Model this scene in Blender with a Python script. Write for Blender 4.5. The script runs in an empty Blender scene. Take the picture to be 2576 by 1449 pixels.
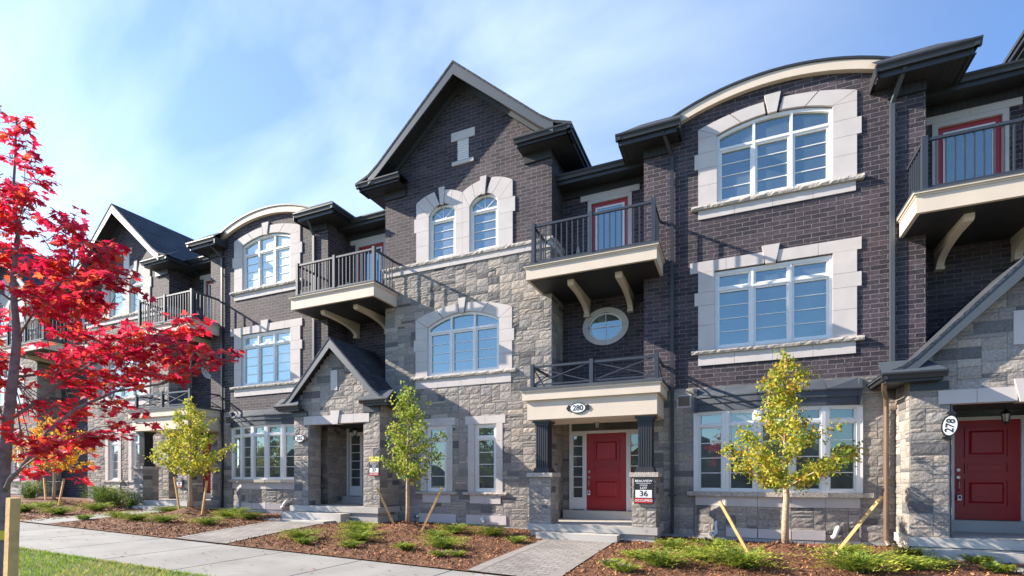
import bpy, math, random
from mathutils import Vector, Matrix
rad = math.radians
S = bpy.context.scene
COL = S.collection
TH = math.atan(562/1285)
# ------------------------------------------------------------------ camera
cam = bpy.data.cameras.new("camera"); camo = bpy.data.objects.new("camera", cam); COL.objects.link(camo)
cam.sensor_width = 36; cam.lens = 36*1285/2576; cam.shift_y = (1203-724.5)/2576
cam.clip_end = 3000; cam.clip_start = .05
camo.location = (0, 0, 1.6); camo.rotation_euler = (rad(90), 0, TH)
S.camera = camo
# ------------------------------------------------------------------ world and sun
SUN = Vector((4, 1.15, -2.25)).normalized()          # direction the light travels
EL = math.asin(-SUN.z); ROT = math.atan2(-SUN.x, -SUN.y)
W = bpy.data.worlds.new("World"); S.world = W; W.use_nodes = True
nt = W.node_tree; nt.nodes.clear()
def N(t, **k):
    n = nt.nodes.new(t)
    for a, b in k.items(): setattr(n, a, b)
    return n
out = N('ShaderNodeOutputWorld'); bg = N('ShaderNodeBackground'); bg.inputs[1].default_value = .115
sky = N('ShaderNodeTexSky', sky_type='NISHITA'); sky.sun_disc = False
sky.sun_elevation = EL; sky.sun_rotation = ROT; sky.air_density = 1.0; sky.dust_density = .5; sky.ozone_density = 2.5
tc = N('ShaderNodeTexCoord')
mp = N('ShaderNodeMapping'); mp.inputs['Rotation'].default_value = (rad(20), rad(-38), rad(25)); mp.inputs['Scale'].default_value = (1.0, 3.4, 2.6)
n1 = N('ShaderNodeTexNoise'); n1.inputs['Scale'].default_value = 1.5; n1.inputs['Detail'].default_value = 5; n1.inputs['Roughness'].default_value = .5; n1.inputs['Distortion'].default_value = .3
r1 = N('ShaderNodeValToRGB'); r1.color_ramp.elements[0].position = .40; r1.color_ramp.elements[1].position = .85
dt = N('ShaderNodeVectorMath', operation='DOT_PRODUCT'); dt.inputs[1].default_value = Vector((-1.0, .62, .42)).normalized()
r2 = N('ShaderNodeMapRange'); r2.interpolation_type = 'SMOOTHSTEP'; r2.inputs[1].default_value = .2; r2.inputs[2].default_value = 1.0; r2.inputs[3].default_value = .0; r2.inputs[4].default_value = .8
mu = N('ShaderNodeMath', operation='MULTIPLY'); ad = N('ShaderNodeMath', operation='MULTIPLY_ADD')
mx = N('ShaderNodeMixRGB'); mx.inputs[2].default_value = (4.0, 4.8, 5.7, 1)
tint = N('ShaderNodeMixRGB', blend_type='MULTIPLY'); tint.inputs[0].default_value = 1; tint.inputs[2].default_value = (.73, .85, 1.02, 1)
L = nt.links.new
L(tc.outputs['Generated'], mp.inputs[0]); L(mp.outputs[0], n1.inputs[0]); L(n1.outputs[0], r1.inputs[0])
L(tc.outputs['Generated'], dt.inputs[0]); L(dt.outputs['Value'], r2.inputs[0])
L(r1.outputs[0], mu.inputs[0]); L(r2.outputs[0], mu.inputs[1])
L(r2.outputs[0], ad.inputs[0]); ad.inputs[1].default_value = .16; L(mu.outputs[0], ad.inputs[2])
L(sky.outputs[0], tint.inputs[1]); L(tint.outputs[0], mx.inputs[1]); L(ad.outputs[0], mx.inputs[0]); L(mx.outputs[0], bg.inputs[0]); L(bg.outputs[0], out.inputs[0])
sl = bpy.data.lights.new("sun", 'SUN'); sl.energy = 4.7; sl.angle = rad(.5); sl.color = (1, .90, .77)
so = bpy.data.objects.new("sun", sl); COL.objects.link(so); so.rotation_euler = SUN.to_track_quat('-Z', 'Y').to_euler(); so.location = (-30, -10, 30)
S.view_settings.view_transform = 'Standard'; S.view_settings.look = 'None'; S.view_settings.gamma = 1
S.view_settings.exposure = 1.4

# ------------------------------------------------------------------ materials
def mat(name):
    m = bpy.data.materials.new(name); m.use_nodes = True
    t = m.node_tree; b = t.nodes['Principled BSDF']
    return m, t, b
def nd(t, typ, **k):
    n = t.nodes.new(typ)
    for a, v in k.items():
        if a.startswith('i_'): n.inputs[a[2:].replace('_', ' ')].default_value = v
        else: setattr(n, a, v)
    return n
def rgb(r, g, b): return (r, g, b, 1)
def simple(name, col, rough=.6, metal=0, var=.12, nscale=6, bump=0, bscale=60, spec=.5):
    m, t, b = mat(name)
    b.inputs['Roughness'].default_value = rough; b.inputs['Metallic'].default_value = metal
    b.inputs['Specular IOR Level'].default_value = spec
    g = nd(t, 'ShaderNodeNewGeometry'); n = nd(t, 'ShaderNodeTexNoise', i_Scale=nscale, i_Detail=6)
    r = nd(t, 'ShaderNodeMapRange'); r.inputs[1].default_value = .3; r.inputs[2].default_value = .7
    r.inputs[3].default_value = 1-var; r.inputs[4].default_value = 1+var
    v = nd(t, 'ShaderNodeVectorMath', operation='SCALE'); v.inputs[0].default_value = col[:3]
    t.links.new(g.outputs['Position'], n.inputs['Vector']); t.links.new(n.outputs[0], r.inputs[0])
    t.links.new(r.outputs[0], v.inputs['Scale']); t.links.new(v.outputs[0], b.inputs['Base Color'])
    if bump:
        n2 = nd(t, 'ShaderNodeTexNoise', i_Scale=bscale, i_Detail=4); bp = nd(t, 'ShaderNodeBump', i_Strength=bump, i_Distance=.01)
        t.links.new(g.outputs['Position'], n2.inputs['Vector']); t.links.new(n2.outputs[0], bp.inputs['Height']); t.links.new(bp.outputs[0], b.inputs['Normal'])
    return m
def brickmat(name, c1, c2, mort, bw, bh, ms=.008, rough=.75, xy=False, offset=.5, bumpd=.012, spec=.35, fleck=0.0):
    m, t, b = mat(name); lk = t.links.new
    b.inputs['Roughness'].default_value = rough; b.inputs['Specular IOR Level'].default_value = spec
    g = nd(t, 'ShaderNodeNewGeometry'); s = nd(t, 'ShaderNodeSeparateXYZ'); lk(g.outputs['Position'], s.inputs[0])
    cb = nd(t, 'ShaderNodeCombineXYZ')
    if xy: lk(s.outputs[0], cb.inputs[0]); lk(s.outputs[1], cb.inputs[1])
    else:
        a = nd(t, 'ShaderNodeMath', operation='ADD'); lk(s.outputs[0], a.inputs[0]); lk(s.outputs[1], a.inputs[1])
        lk(a.outputs[0], cb.inputs[0]); lk(s.outputs[2], cb.inputs[1])
    # slight waviness of the courses
    nw = nd(t, 'ShaderNodeTexNoise', i_Scale=9.0, i_Detail=2); lk(g.outputs['Position'], nw.inputs['Vector'])
    va = nd(t, 'ShaderNodeVectorMath', operation='MULTIPLY_ADD'); va.inputs[1].default_value = (.012, .012, 0)
    lk(nw.outputs['Color'], va.inputs[0]); lk(cb.outputs[0], va.inputs[2])
    k = nd(t, 'ShaderNodeTexBrick'); k.offset = offset
    k.inputs['Scale'].default_value = 1; k.inputs['Brick Width'].default_value = bw; k.inputs['Row Height'].default_value = bh
    k.inputs['Mortar Size'].default_value = ms; k.inputs['Mortar Smooth'].default_value = .25; k.inputs['Bias'].default_value = 0
    k.inputs['Color1'].default_value = c1; k.inputs['Color2'].default_value = c2; k.inputs['Mortar'].default_value = mort
    lk(va.outputs[0], k.inputs['Vector'])
    n = nd(t, 'ShaderNodeTexNoise', i_Scale=1.3, i_Detail=6); lk(g.outputs['Position'], n.inputs['Vector'])
    n3 = nd(t, 'ShaderNodeTexNoise', i_Scale=26, i_Detail=4); lk(g.outputs['Position'], n3.inputs['Vector'])
    ma = nd(t, 'ShaderNodeMath', operation='ADD'); lk(n.outputs[0], ma.inputs[0]); lk(n3.outputs[0], ma.inputs[1])
    r = nd(t, 'ShaderNodeMapRange'); r.inputs[1].default_value = .7; r.inputs[2].default_value = 1.3; r.inputs[3].default_value = .7; r.inputs[4].default_value = 1.3
    lk(ma.outputs[0], r.inputs[0])
    v = nd(t, 'ShaderNodeVectorMath', operation='SCALE'); lk(k.outputs['Color'], v.inputs[0]); lk(r.outputs[0], v.inputs['Scale'])
    # pale efflorescence flecks
    n4 = nd(t, 'ShaderNodeTexNoise', i_Scale=7, i_Detail=8, i_Roughness=.75); lk(g.outputs['Position'], n4.inputs['Vector'])
    r4 = nd(t, 'ShaderNodeMapRange'); r4.inputs[1].default_value = .60; r4.inputs[2].default_value = .75; r4.inputs[3].default_value = 0; r4.inputs[4].default_value = fleck
    mf = nd(t, 'ShaderNodeMixRGB'); mf.inputs[2].default_value = (.35, .33, .33, 1); lk(n4.outputs[0], r4.inputs[0]); lk(r4.outputs[0], mf.inputs[0]); lk(v.outputs[0], mf.inputs[1])
    lk(mf.outputs[0], b.inputs['Base Color'])
    inv = nd(t, 'ShaderNodeMath', operation='MULTIPLY_ADD'); inv.inputs[1].default_value = -1
    lk(k.outputs['Fac'], inv.inputs[0]); lk(n3.outputs[0], inv.inputs[2])
    bp = nd(t, 'ShaderNodeBump', i_Strength=.8, i_Distance=bumpd); lk(inv.outputs[0], bp.inputs['Height']); lk(bp.outputs[0], b.inputs['Normal'])
    return m
def tintmat(name, rough=.8, nscale=40, var=.25, bump=.6, transl=0, bdist=.012):
    m, t, b = mat(name); lk = t.links.new
    b.inputs['Roughness'].default_value = rough; b.inputs['Specular IOR Level'].default_value = .3
    at = nd(t, 'ShaderNodeAttribute', attribute_name='tint')
    g = nd(t, 'ShaderNodeNewGeometry'); n = nd(t, 'ShaderNodeTexNoise', i_Scale=nscale, i_Detail=6, i_Roughness=.65)
    lk(g.outputs['Position'], n.inputs['Vector'])
    r = nd(t, 'ShaderNodeMapRange'); r.inputs[1].default_value = .3; r.inputs[2].default_value = .7; r.inputs[3].default_value = 1-var; r.inputs[4].default_value = 1+var
    v = nd(t, 'ShaderNodeVectorMath', operation='SCALE'); lk(n.outputs[0], r.inputs[0]); lk(at.outputs['Color'], v.inputs[0]); lk(r.outputs[0], v.inputs['Scale'])
    lk(v.outputs[0], b.inputs['Base Color'])
    if bump:
        bp = nd(t, 'ShaderNodeBump', i_Strength=bump, i_Distance=bdist); lk(n.outputs[0], bp.inputs['Height']); lk(bp.outputs[0], b.inputs['Normal'])
    if transl:
        tr = nd(t, 'ShaderNodeBsdfTranslucent'); ms = nd(t, 'ShaderNodeMixShader'); ms.inputs[0].default_value = transl
        o = t.nodes['Material Output']; lk(v.outputs[0], tr.inputs['Color']); lk(b.outputs[0], ms.inputs[1]); lk(tr.outputs[0], ms.inputs[2]); lk(ms.outputs[0], o.inputs['Surface'])
    return m
def glassmat(name, base, refl):
    m, t, b = mat(name); lk = t.links.new
    b.inputs['Base Color'].default_value = base; b.inputs['Roughness'].default_value = .5
    gg = nd(t, 'ShaderNodeNewGeometry'); nn_ = nd(t, 'ShaderNodeTexNoise', i_Scale=.9, i_Detail=2); mr = nd(t, 'ShaderNodeMapRange'); mr.inputs[1].default_value = .42; mr.inputs[2].default_value = .62
    mi = nd(t, 'ShaderNodeMixRGB'); mi.inputs[1].default_value = base; mi.inputs[2].default_value = tuple(min(.42, q*1.25+.04) for q in base[:3])+(1,)
    lk(gg.outputs['Position'], nn_.inputs['Vector']); lk(nn_.outputs[0], mr.inputs[0]); lk(mr.outputs[0], mi.inputs[0]); lk(mi.outputs[0], b.inputs['Base Color'])
    gl = nd(t, 'ShaderNodeBsdfGlossy', i_Roughness=.015); gl.inputs['Color'].default_value = (.64, .80, .79, 1)
    fr = nd(t, 'ShaderNodeFresnel', i_IOR=1.5); a = nd(t, 'ShaderNodeMath', operation='MULTIPLY_ADD'); a.inputs[1].default_value = 1.6; a.inputs[2].default_value = refl
    a.use_clamp = True
    g = nd(t, 'ShaderNodeNewGeometry'); n = nd(t, 'ShaderNodeTexNoise', i_Scale=1.1, i_Detail=1); bp = nd(t, 'ShaderNodeBump', i_Strength=.12, i_Distance=.02)
    lk(g.outputs['Position'], n.inputs['Vector']); lk(n.outputs[0], bp.inputs['Height']); lk(bp.outputs[0], gl.inputs['Normal'])
    ms = nd(t, 'ShaderNodeMixShader'); lk(fr.outputs[0], a.inputs[0]); lk(a.outputs[0], ms.inputs[0]); lk(b.outputs[0], ms.inputs[1]); lk(gl.outputs[0], ms.inputs[2])
    lk(ms.outputs[0], t.nodes['Material Output'].inputs['Surface'])
    return m
def stained(name, col, rough, var=.1, nscale=1, bump=.2, bscale=90):
    m = simple(name, col, rough, 0, var, nscale, bump, bscale); t = m.node_tree; b = t.nodes['Principled BSDF']; lk = t.links.new
    src = b.inputs['Base Color'].links[0].from_socket
    g = nd(t, 'ShaderNodeNewGeometry'); out_ = src
    for sc, lo, hi, amt, c in ((.55, .48, .72, .42, (.13, .12, .11, 1)), (3.5, .60, .70, .38, (.10, .09, .08, 1)), (60, .62, .72, .5, (.11, .10, .09, 1)), (1.6, .64, .74, .35, (.42, .40, .38, 1))):
        n = nd(t, 'ShaderNodeTexNoise', i_Scale=sc, i_Detail=9, i_Roughness=.65); mr = nd(t, 'ShaderNodeMapRange'); mr.inputs[1].default_value = lo; mr.inputs[2].default_value = hi; mr.inputs[4].default_value = amt
        mi = nd(t, 'ShaderNodeMixRGB'); mi.inputs[2].default_value = c
        lk(g.outputs['Position'], n.inputs['Vector']); lk(n.outputs[0], mr.inputs[0]); lk(mr.outputs[0], mi.inputs[0]); lk(out_, mi.inputs[1]); out_ = mi.outputs[0]
    lk(out_, b.inputs['Base Color']); return m
M = {}
M['brick'] = brickmat('dark_brick', rgb(.030, .025, .033), rgb(.074, .055, .064), rgb(.17, .15, .155), .30, .098, .007, fleck=.30)
M['stone'] = tintmat('rock_face_stone', .85, 22, .30, .9, bdist=.02)
M['mortar'] = simple('mortar', (.28, .265, .25), .95, var=.1, bump=.4)
M['cast'] = simple('cast_stone', (.54, .49, .465), .8, var=.06, nscale=3, bump=.15, bscale=90)
M['sill'] = simple('chiselled_sill', (.44, .39, .34), .9, var=.28, nscale=28, bump=1.0, bscale=32)
M['cream'] = simple('cream_stucco', (.64, .54, .43), .7, var=.05, nscale=2, bump=.12, bscale=120)
M['white'] = simple('white_frame', (.74, .73, .71), .4, var=.03)
M['glass'] = glassmat('window_glass', rgb(.035, .05, .06), .26)
M['curtain'] = glassmat('curtained_glass', rgb(.30, .36, .37), .24)
M['darkglass'] = glassmat('dark_glass', rgb(.03, .035, .035), .16)
M['dark'] = simple('black_aluminium', (.030, .032, .036), .42, var=.1)
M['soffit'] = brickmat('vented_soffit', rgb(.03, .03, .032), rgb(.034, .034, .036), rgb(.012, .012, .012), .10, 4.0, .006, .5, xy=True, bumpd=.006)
M['rail'] = simple('dark_railing', (.036, .042, .055), .38, var=.06)
M['rake'] = simple('grey_bargeboard', (.062, .074, .088), .5, var=.05)
M['flash'] = simple('grey_metal_flashing', (.075, .085, .10), .65, var=.15, nscale=2, spec=.2)
M['shingle'] = brickmat('roof_shingles', rgb(.030, .036, .048), rgb(.055, .062, .078), rgb(.012, .012, .014), .30, .13, .006, .85, bumpd=.02)
M['red'] = simple('red_door_paint', (.36, .016, .018), .35, var=.06, nscale=3)
M['metal'] = simple('satin_nickel', (.6, .57, .5), .3, 1)
M['conc'] = stained('concrete', (.34, .32, .29), .85, var=.16, nscale=2.2, bump=.25, bscale=70)
M['step'] = stained('step_concrete', (.50, .47, .42), .8, var=.12, nscale=2.2, bump=.2, bscale=80)
M['walk'] = stained('sidewalk_concrete', (.29, .28, .26), .85, var=.13, nscale=1.2, bump=.2, bscale=90)
M['parge'] = simple('parging', (.36, .36, .36), .9, var=.12, nscale=3, bump=.3)
M['pvc'] = simple('white_pvc', (.75, .75, .72), .4, var=.04)
M['brown'] = simple('brown_downspout', (.16, .105, .07), .4, var=.08)
M['black'] = simple('black_paint', (.012, .012, .014), .5)
M['plaque'] = simple('plaque_white', (.8, .8, .8), .4, var=.02)
M['signred'] = simple('sign_red', (.45, .02, .02), .5)
M['signyel'] = simple('sign_yellow', (.75, .6, .15), .5)
M['wood'] = simple('stake_pine', (.62, .38, .15), .75, var=.2, nscale=14, bump=.3, bscale=40)
M['bark'] = simple('grey_bark', (.22, .17, .16), .9, var=.3, nscale=20, bump=.7, bscale=50)
M['ybark'] = simple('young_bark', (.42, .30, .19), .85, var=.25, nscale=25, bump=.5, bscale=40)
M['lamp'] = simple('lamp_glass', (.55, .5, .42), .2)
M['green'] = simple('green_tie', (.02, .22, .09), .6)
M['yellow'] = simple('yellow_tag', (.8, .6, .05), .6)
M['mulch'] = simple('mulch_ground', (.15, .064, .030), .95, var=.5, nscale=30, bump=1.0, bscale=45)
M['chip'] = tintmat('mulch_chips', .9, 30, .3, 0)
M['paver'] = brickmat('pavers', rgb(.25, .225, .205), rgb(.31, .28, .255), rgb(.09, .08, .07), .23, .155, .006, .9, xy=True, bumpd=.01)
M['pborder'] = simple('paver_border', (.26, .235, .21), .9, var=.12, nscale=5, bump=.3)
M['grassb'] = simple('grass_ground', (.10, .115, .03), .95, var=.3, nscale=4, bump=.5)
M['blade'] = tintmat('grass_blades', .7, 3, .25, 0, .3)
M['leaf'] = tintmat('maple_leaves', .5, 30, .15, 0, .62)
M['gleaf'] = tintmat('ginkgo_leaves', .6, 30, .15, 0, .45)
M['junip'] = tintmat('juniper_sprays', .7, 20, .2, 0, .3)
M['asph'] = simple('asphalt', (.05, .05, .052), .9, var=.15, nscale=5, bump=.4)
M['wood_mass'] = simple('woodland_green', (.035, .06, .018), .95, var=.6, nscale=1.2, bump=1, bscale=3)

# ------------------------------------------------------------------ mesh helpers
class MB:
    def __init__(s): s.v = []; s.f = []; s.mi = []; s.c = []; s.hc = False
    def face(s, pts, mi=0, col=None):
        n = len(s.v); s.v += [tuple(p) for p in pts]; s.f.append(tuple(range(n, n+len(pts)))); s.mi.append(mi)
        s.c.append(col or (1, 1, 1)); s.hc = s.hc or col is not None
    def add(s, vs, fs, mi=0, col=None):
        n = len(s.v); s.v += [tuple(p) for p in vs]
        for f in fs: s.f.append(tuple(n+i for i in f)); s.mi.append(mi); s.c.append(col or (1, 1, 1))
        s.hc = s.hc or col is not None
    def box(s, x0, x1, y0, y1, z0, z1, mi=0, col=None):
        if x0 > x1: x0, x1 = x1, x0
        if y0 > y1: y0, y1 = y1, y0
        if z0 > z1: z0, z1 = z1, z0
        s.add([(x0, y0, z0), (x1, y0, z0), (x1, y1, z0), (x0, y1, z0), (x0, y0, z1), (x1, y0, z1), (x1, y1, z1), (x0, y1, z1)],
              [(0, 3, 2, 1), (4, 5, 6, 7), (0, 1, 5, 4), (1, 2, 6, 5), (2, 3, 7, 6), (3, 0, 4, 7)], mi, col)
    def prism(s, poly, y0, y1, mi=0, col=None):          # polygon in xz, extruded along y
        n = len(poly)
        s.add([(x, y0, z) for x, z in poly]+[(x, y1, z) for x, z in poly],
              [tuple(range(n)), tuple(range(2*n-1, n-1, -1))]+[(i, i+n, (i+1) % n+n, (i+1) % n) for i in range(n)], mi, col)
    def prismx(s, poly, x0, x1, mi=0, col=None):         # polygon in yz, extruded along x
        n = len(poly)
        s.add([(x0, y, z) for y, z in poly]+[(x1, y, z) for y, z in poly],
              [tuple(range(n)), tuple(range(2*n-1, n-1, -1))]+[(i, i+n, (i+1) % n+n, (i+1) % n) for i in range(n)], mi, col)
    def prismz(s, poly, z0, z1, mi=0, col=None):
        n = len(poly)
        s.add([(x, y, z0) for x, y in poly]+[(x, y, z1) for x, y in poly],
              [tuple(range(n)), tuple(range(2*n-1, n-1, -1))]+[(i, i+n, (i+1) % n+n, (i+1) % n) for i in range(n)], mi, col)
    def tube(s, pts, rs, n=8, mi=0, col=None, cap=True):
        pts = [Vector(p) for p in pts]; rings = []
        if not hasattr(rs, '__len__'): rs = [rs]*len(pts)
        vs = []; up = None
        for i, p in enumerate(pts):
            d = (pts[min(i+1, len(pts)-1)]-pts[max(i-1, 0)]).normalized()
            if up is None: up = Vector((0, 0, 1)) if abs(d.z) < .9 else Vector((1, 0, 0))
            a = d.cross(up).normalized(); b = a.cross(d).normalized(); up = b
            for k in range(n):
                t = 2*math.pi*k/n; vs.append(p+(a*math.cos(t)+b*math.sin(t))*rs[i])
        fs = []
        for i in range(len(pts)-1):
            for k in range(n): fs.append((i*n+k, i*n+(k+1) % n, (i+1)*n+(k+1) % n, (i+1)*n+k))
        if cap: fs += [tuple(range(n-1, -1, -1)), tuple((len(pts)-1)*n+k for k in range(n))]
        s.add(vs, fs, mi, col)
    def bar(s, p, q, w, h, mi=0):                          # rectangular bar from p to q
        p, q = Vector(p), Vector(q); d = (q-p).normalized(); up = Vector((0, 0, 1)) if abs(d.z) < .95 else Vector((0, 1, 0))
        a = d.cross(up).normalized()*w/2; b = a.cross(d).normalized()*h/2
        vs = [p-a-b, p+a-b, p+a+b, p-a+b, q-a-b, q+a-b, q+a+b, q-a+b]
        s.add(vs, [(0, 3, 2, 1), (4, 5, 6, 7), (0, 1, 5, 4), (1, 2, 6, 5), (2, 3, 7, 6), (3, 0, 4, 7)], mi)
    def build(s, name, mats, parent=None, label=None, smooth=False, cat=None, group=None, kind=None):
        me = bpy.data.meshes.new(name); me.from_pydata(s.v, [], s.f)
        if not isinstance(mats, (list, tuple)): mats = [mats]
        for m in mats: me.materials.append(M[m] if isinstance(m, str) else m)
        if len(mats) > 1: me.polygons.foreach_set('material_index', s.mi)
        if s.hc:
            at = me.color_attributes.new('tint', 'FLOAT_COLOR', 'CORNER'); buf = []
            for f, c in zip(s.f, s.c): buf += [c[0], c[1], c[2], 1.0]*len(f)
            at.data.foreach_set('color', buf)
        if smooth: me.polygons.foreach_set('use_smooth', [True]*len(me.polygons))
        me.update()
        o = bpy.data.objects.new(name, me); COL.objects.link(o)
        if parent: o.parent = parent
        tag(o, label, cat, group, kind)
        return o
def tag(o, label=None, cat=None, group=None, kind=None):
    if label: o['label'] = label
    if cat: o['category'] = cat
    if group: o['group'] = group
    if kind: o['kind'] = kind
    return o
def empty(name, loc, label=None, cat=None, group=None, rz=0):
    o = bpy.data.objects.new(name, None); COL.objects.link(o); o.location = loc; o.rotation_euler.z = rz; o.empty_display_size = .3
    return tag(o, label, cat, group)
def copy_tree(o, parent=None, skip=()):
    c = o.copy(); COL.objects.link(c); c.parent = parent
    for ch in [k for k in o.children if k.name.split('.')[0] not in skip]: copy_tree(ch, c, skip)
    return c
def text(s, size, name, m, parent, loc, rot=(rad(90), 0, 0), sx=1, ext=.002):
    cu = bpy.data.curves.new(name, 'FONT'); cu.body = s; cu.size = size; cu.align_x = 'CENTER'; cu.align_y = 'CENTER'; cu.extrude = ext; cu.offset = size*.012
    tmp = bpy.data.objects.new('tmp_text', cu); COL.objects.link(tmp)
    dg = bpy.context.evaluated_depsgraph_get(); me = bpy.data.meshes.new_from_object(tmp.evaluated_get(dg))
    bpy.data.objects.remove(tmp); me.materials.clear(); me.materials.append(M[m])
    o = bpy.data.objects.new(name, me); COL.objects.link(o); o.parent = parent; o.location = loc; o.rotation_euler = rot; o.scale = (sx, 1, 1)
    return o
def arcz(x, xl, xr, zs, za):                               # circular arc height
    if za-zs < 1e-4: return zs
    h = (xr-xl)/2; r = (h*h+(za-zs)**2)/(2*(za-zs)); c = (xl+xr)/2
    return za-r+math.sqrt(max(0, r*r-(x-c)**2))
def lin(a, b, n): return [a+(b-a)*i/n for i in range(n+1)]
def panel(mb, x0, x1, z0, z1, holes, y, mi=0):
    xs = sorted({x0, x1}|{min(max(h[i], x0), x1) for h in holes for i in (0, 1)}); zs = sorted({z0, z1}|{min(max(h[i], z0), z1) for h in holes for i in (2, 3)})
    for a, b in zip(xs, xs[1:]):
        for c, d in zip(zs, zs[1:]):
            mx_, mz_ = (a+b)/2, (c+d)/2
            if not any(h[0] < mx_ < h[1] and h[2] < mz_ < h[3] for h in holes):
                mb.face([(a, y, c), (b, y, c), (b, y, d), (a, y, d)], mi)
STONES = [(.33, .295, .265), (.38, .34, .30), (.30, .275, .25), (.41, .365, .32), (.27, .255, .24), (.36, .32, .285), (.33, .305, .285), (.42, .365, .31), (.35, .31, .28), (.16, .155, .155)]
def ashlar(mb, O, U, Nn, w, z0, z1, holes=(), seed=1, top=None):
    """random coursed rock-face stone: real blocks over a mortar bed. O, U, Nn are 2D (x, y)"""
    R = random.Random(seed); ch = .072; cw = .115
    nx = max(1, round(w/cw)); nz = max(1, round((z1-z0)/ch)); cw = w/nx; ch = (z1-z0)/nz
    P3 = lambda u, z, d: (O[0]+U[0]*u+Nn[0]*d, O[1]+U[1]*u+Nn[1]*d, z)
    def blocked(i, k):
        u = (i+.5)*cw; z = z0+(k+.5)*ch
        if top and z > top(u): return True
        return any(h[0] < u < h[1] and h[2] < z < h[3] for h in holes)
    used = [[blocked(i, k) for k in range(nz)] for i in range(nx)]
    free = [[not used[i][k] for k in range(nz)] for i in range(nx)]
    for i in range(nx):
        for k in range(nz):
            if free[i][k]: mb.face([P3(i*cw, z0+k*ch, 0), P3((i+1)*cw, z0+k*ch, 0), P3((i+1)*cw, z0+(k+1)*ch, 0), P3(i*cw, z0+(k+1)*ch, 0)], 1, (1, 1, 1))
    for k in range(nz):
        for i in range(nx):
            if used[i][k]: continue
            hh = R.choice([1, 1, 2, 2, 3, 3]); ww = R.choice([2, 3, 3, 4]) if hh > 1 else R.choice([2, 3, 4, 5])
            if hh == 3: ww = max(3, ww)
            a = 0
            while a < ww and i+a < nx and not used[i+a][k]: a += 1
            if i+a < nx and not used[i+a][k] and i+a+1 <= nx and (i+a+1 == nx or used[min(i+a+1, nx-1)][k]): a += 1
            b = 0
            while b < hh and k+b < nz and all(not used[i+q][k+b] for q in range(a)): b += 1
            for q in range(a):
                for r in range(b): used[i+q][k+r] = True
            j = .006; u0, u1 = i*cw+j, (i+a)*cw-j; za, zb = z0+k*ch+j, z0+(k+b)*ch-j
            c = R.choice(STONES); f = R.uniform(.85, 1.15); c = (c[0]*f*.88, c[1]*f*.87, c[2]*f*.86); d0 = R.uniform(.010, .020)
            gx = max(2, a+1); gz = max(2, b+1); ids = {}; vs = []
            for p in range(gx+1):
                for r in range(gz+1):
                    edge = p in (0, gx) or r in (0, gz)
                    fu = u0+(u1-u0)*(p/gx); fz = za+(zb-za)*(r/gz)
                    if not edge: fu += R.uniform(-.015, .015); fz += R.uniform(-.012, .012)
                    ids[p, r] = len(vs); vs.append(P3(fu, fz, d0*.6 if edge else d0+R.uniform(-.005, .007)))
            fs = [(ids[p, r], ids[p+1, r], ids[p+1, r+1], ids[p, r+1]) for p in range(gx) for r in range(gz)]
            n0 = len(vs); vs += [P3(u0, za, -.002), P3(u1, za, -.002), P3(u1, zb, -.002), P3(u0, zb, -.002)]
            fs += [(n0, n0+1)+tuple(ids[p, 0] for p in range(gx, -1, -1)), (n0+2, n0+3)+tuple(ids[p, gz] for p in range(0, gx+1)),
                   (n0+1, n0+2)+tuple(ids[gx, r] for r in range(gz, -1, -1)), (n0+3, n0)+tuple(ids[0, r] for r in range(0, gz+1))]
            mb.add(vs, fs, 0, c)
def blocks(mb, x0, x1, z0, z1, y0, y1, n, gap=.006):      # a row of n cut stones
    for i in range(n):
        a = x0+(x1-x0)*i/n; b = x0+(x1-x0)*(i+1)/n
        mb.box(a+(gap/2 if i else 0), b-(gap/2 if i < n-1 else 0), y0, y1, z0, z1)
def rough_sill(mb, x0, x1, z0, z1, y0, seed=3):
    R = random.Random(seed); n = int((x1-x0)/.07)+1; xs = lin(x0, x1, n); vs = []; fs = []
    for i, x in enumerate(xs):
        a, b, c = R.uniform(-.006, .004), R.uniform(-.012, .008), R.uniform(-.006, .004)
        vs += [(x, .1, z0), (x, y0+.012+a, z0+.004), (x, y0+b, (z0+z1)/2), (x, y0+.012+c, z1-.006), (x, .12, z1)]
    for i in range(n):
        for k in range(4): fs.append((i*5+k, i*5+5+k, i*5+6+k, i*5+1+k))
    fs += [(0, 1, 2, 3, 4), tuple(n*5+k for k in (4, 3, 2, 1, 0))]
    mb.add(vs, fs)
def jambs(mb, xl, xr, ol, or_, zb, zt, steps, proud=.06, y0=-.03, y1=.11):
    """cut-stone jambs either side of an opening; steps = relative heights, the middle one sticks out sideways"""
    z = zb; tot = sum(h for h, _ in steps)
    for h, out_ in steps:
        zz = z+(zt-zb)*h/tot
        mb.box(ol-(proud if out_ else 0), xl, y0, y1, z+.003, zz-.003); mb.box(xr, or_+(proud if out_ else 0), y0, y1, z+.003, zz-.003); z = zz
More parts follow.
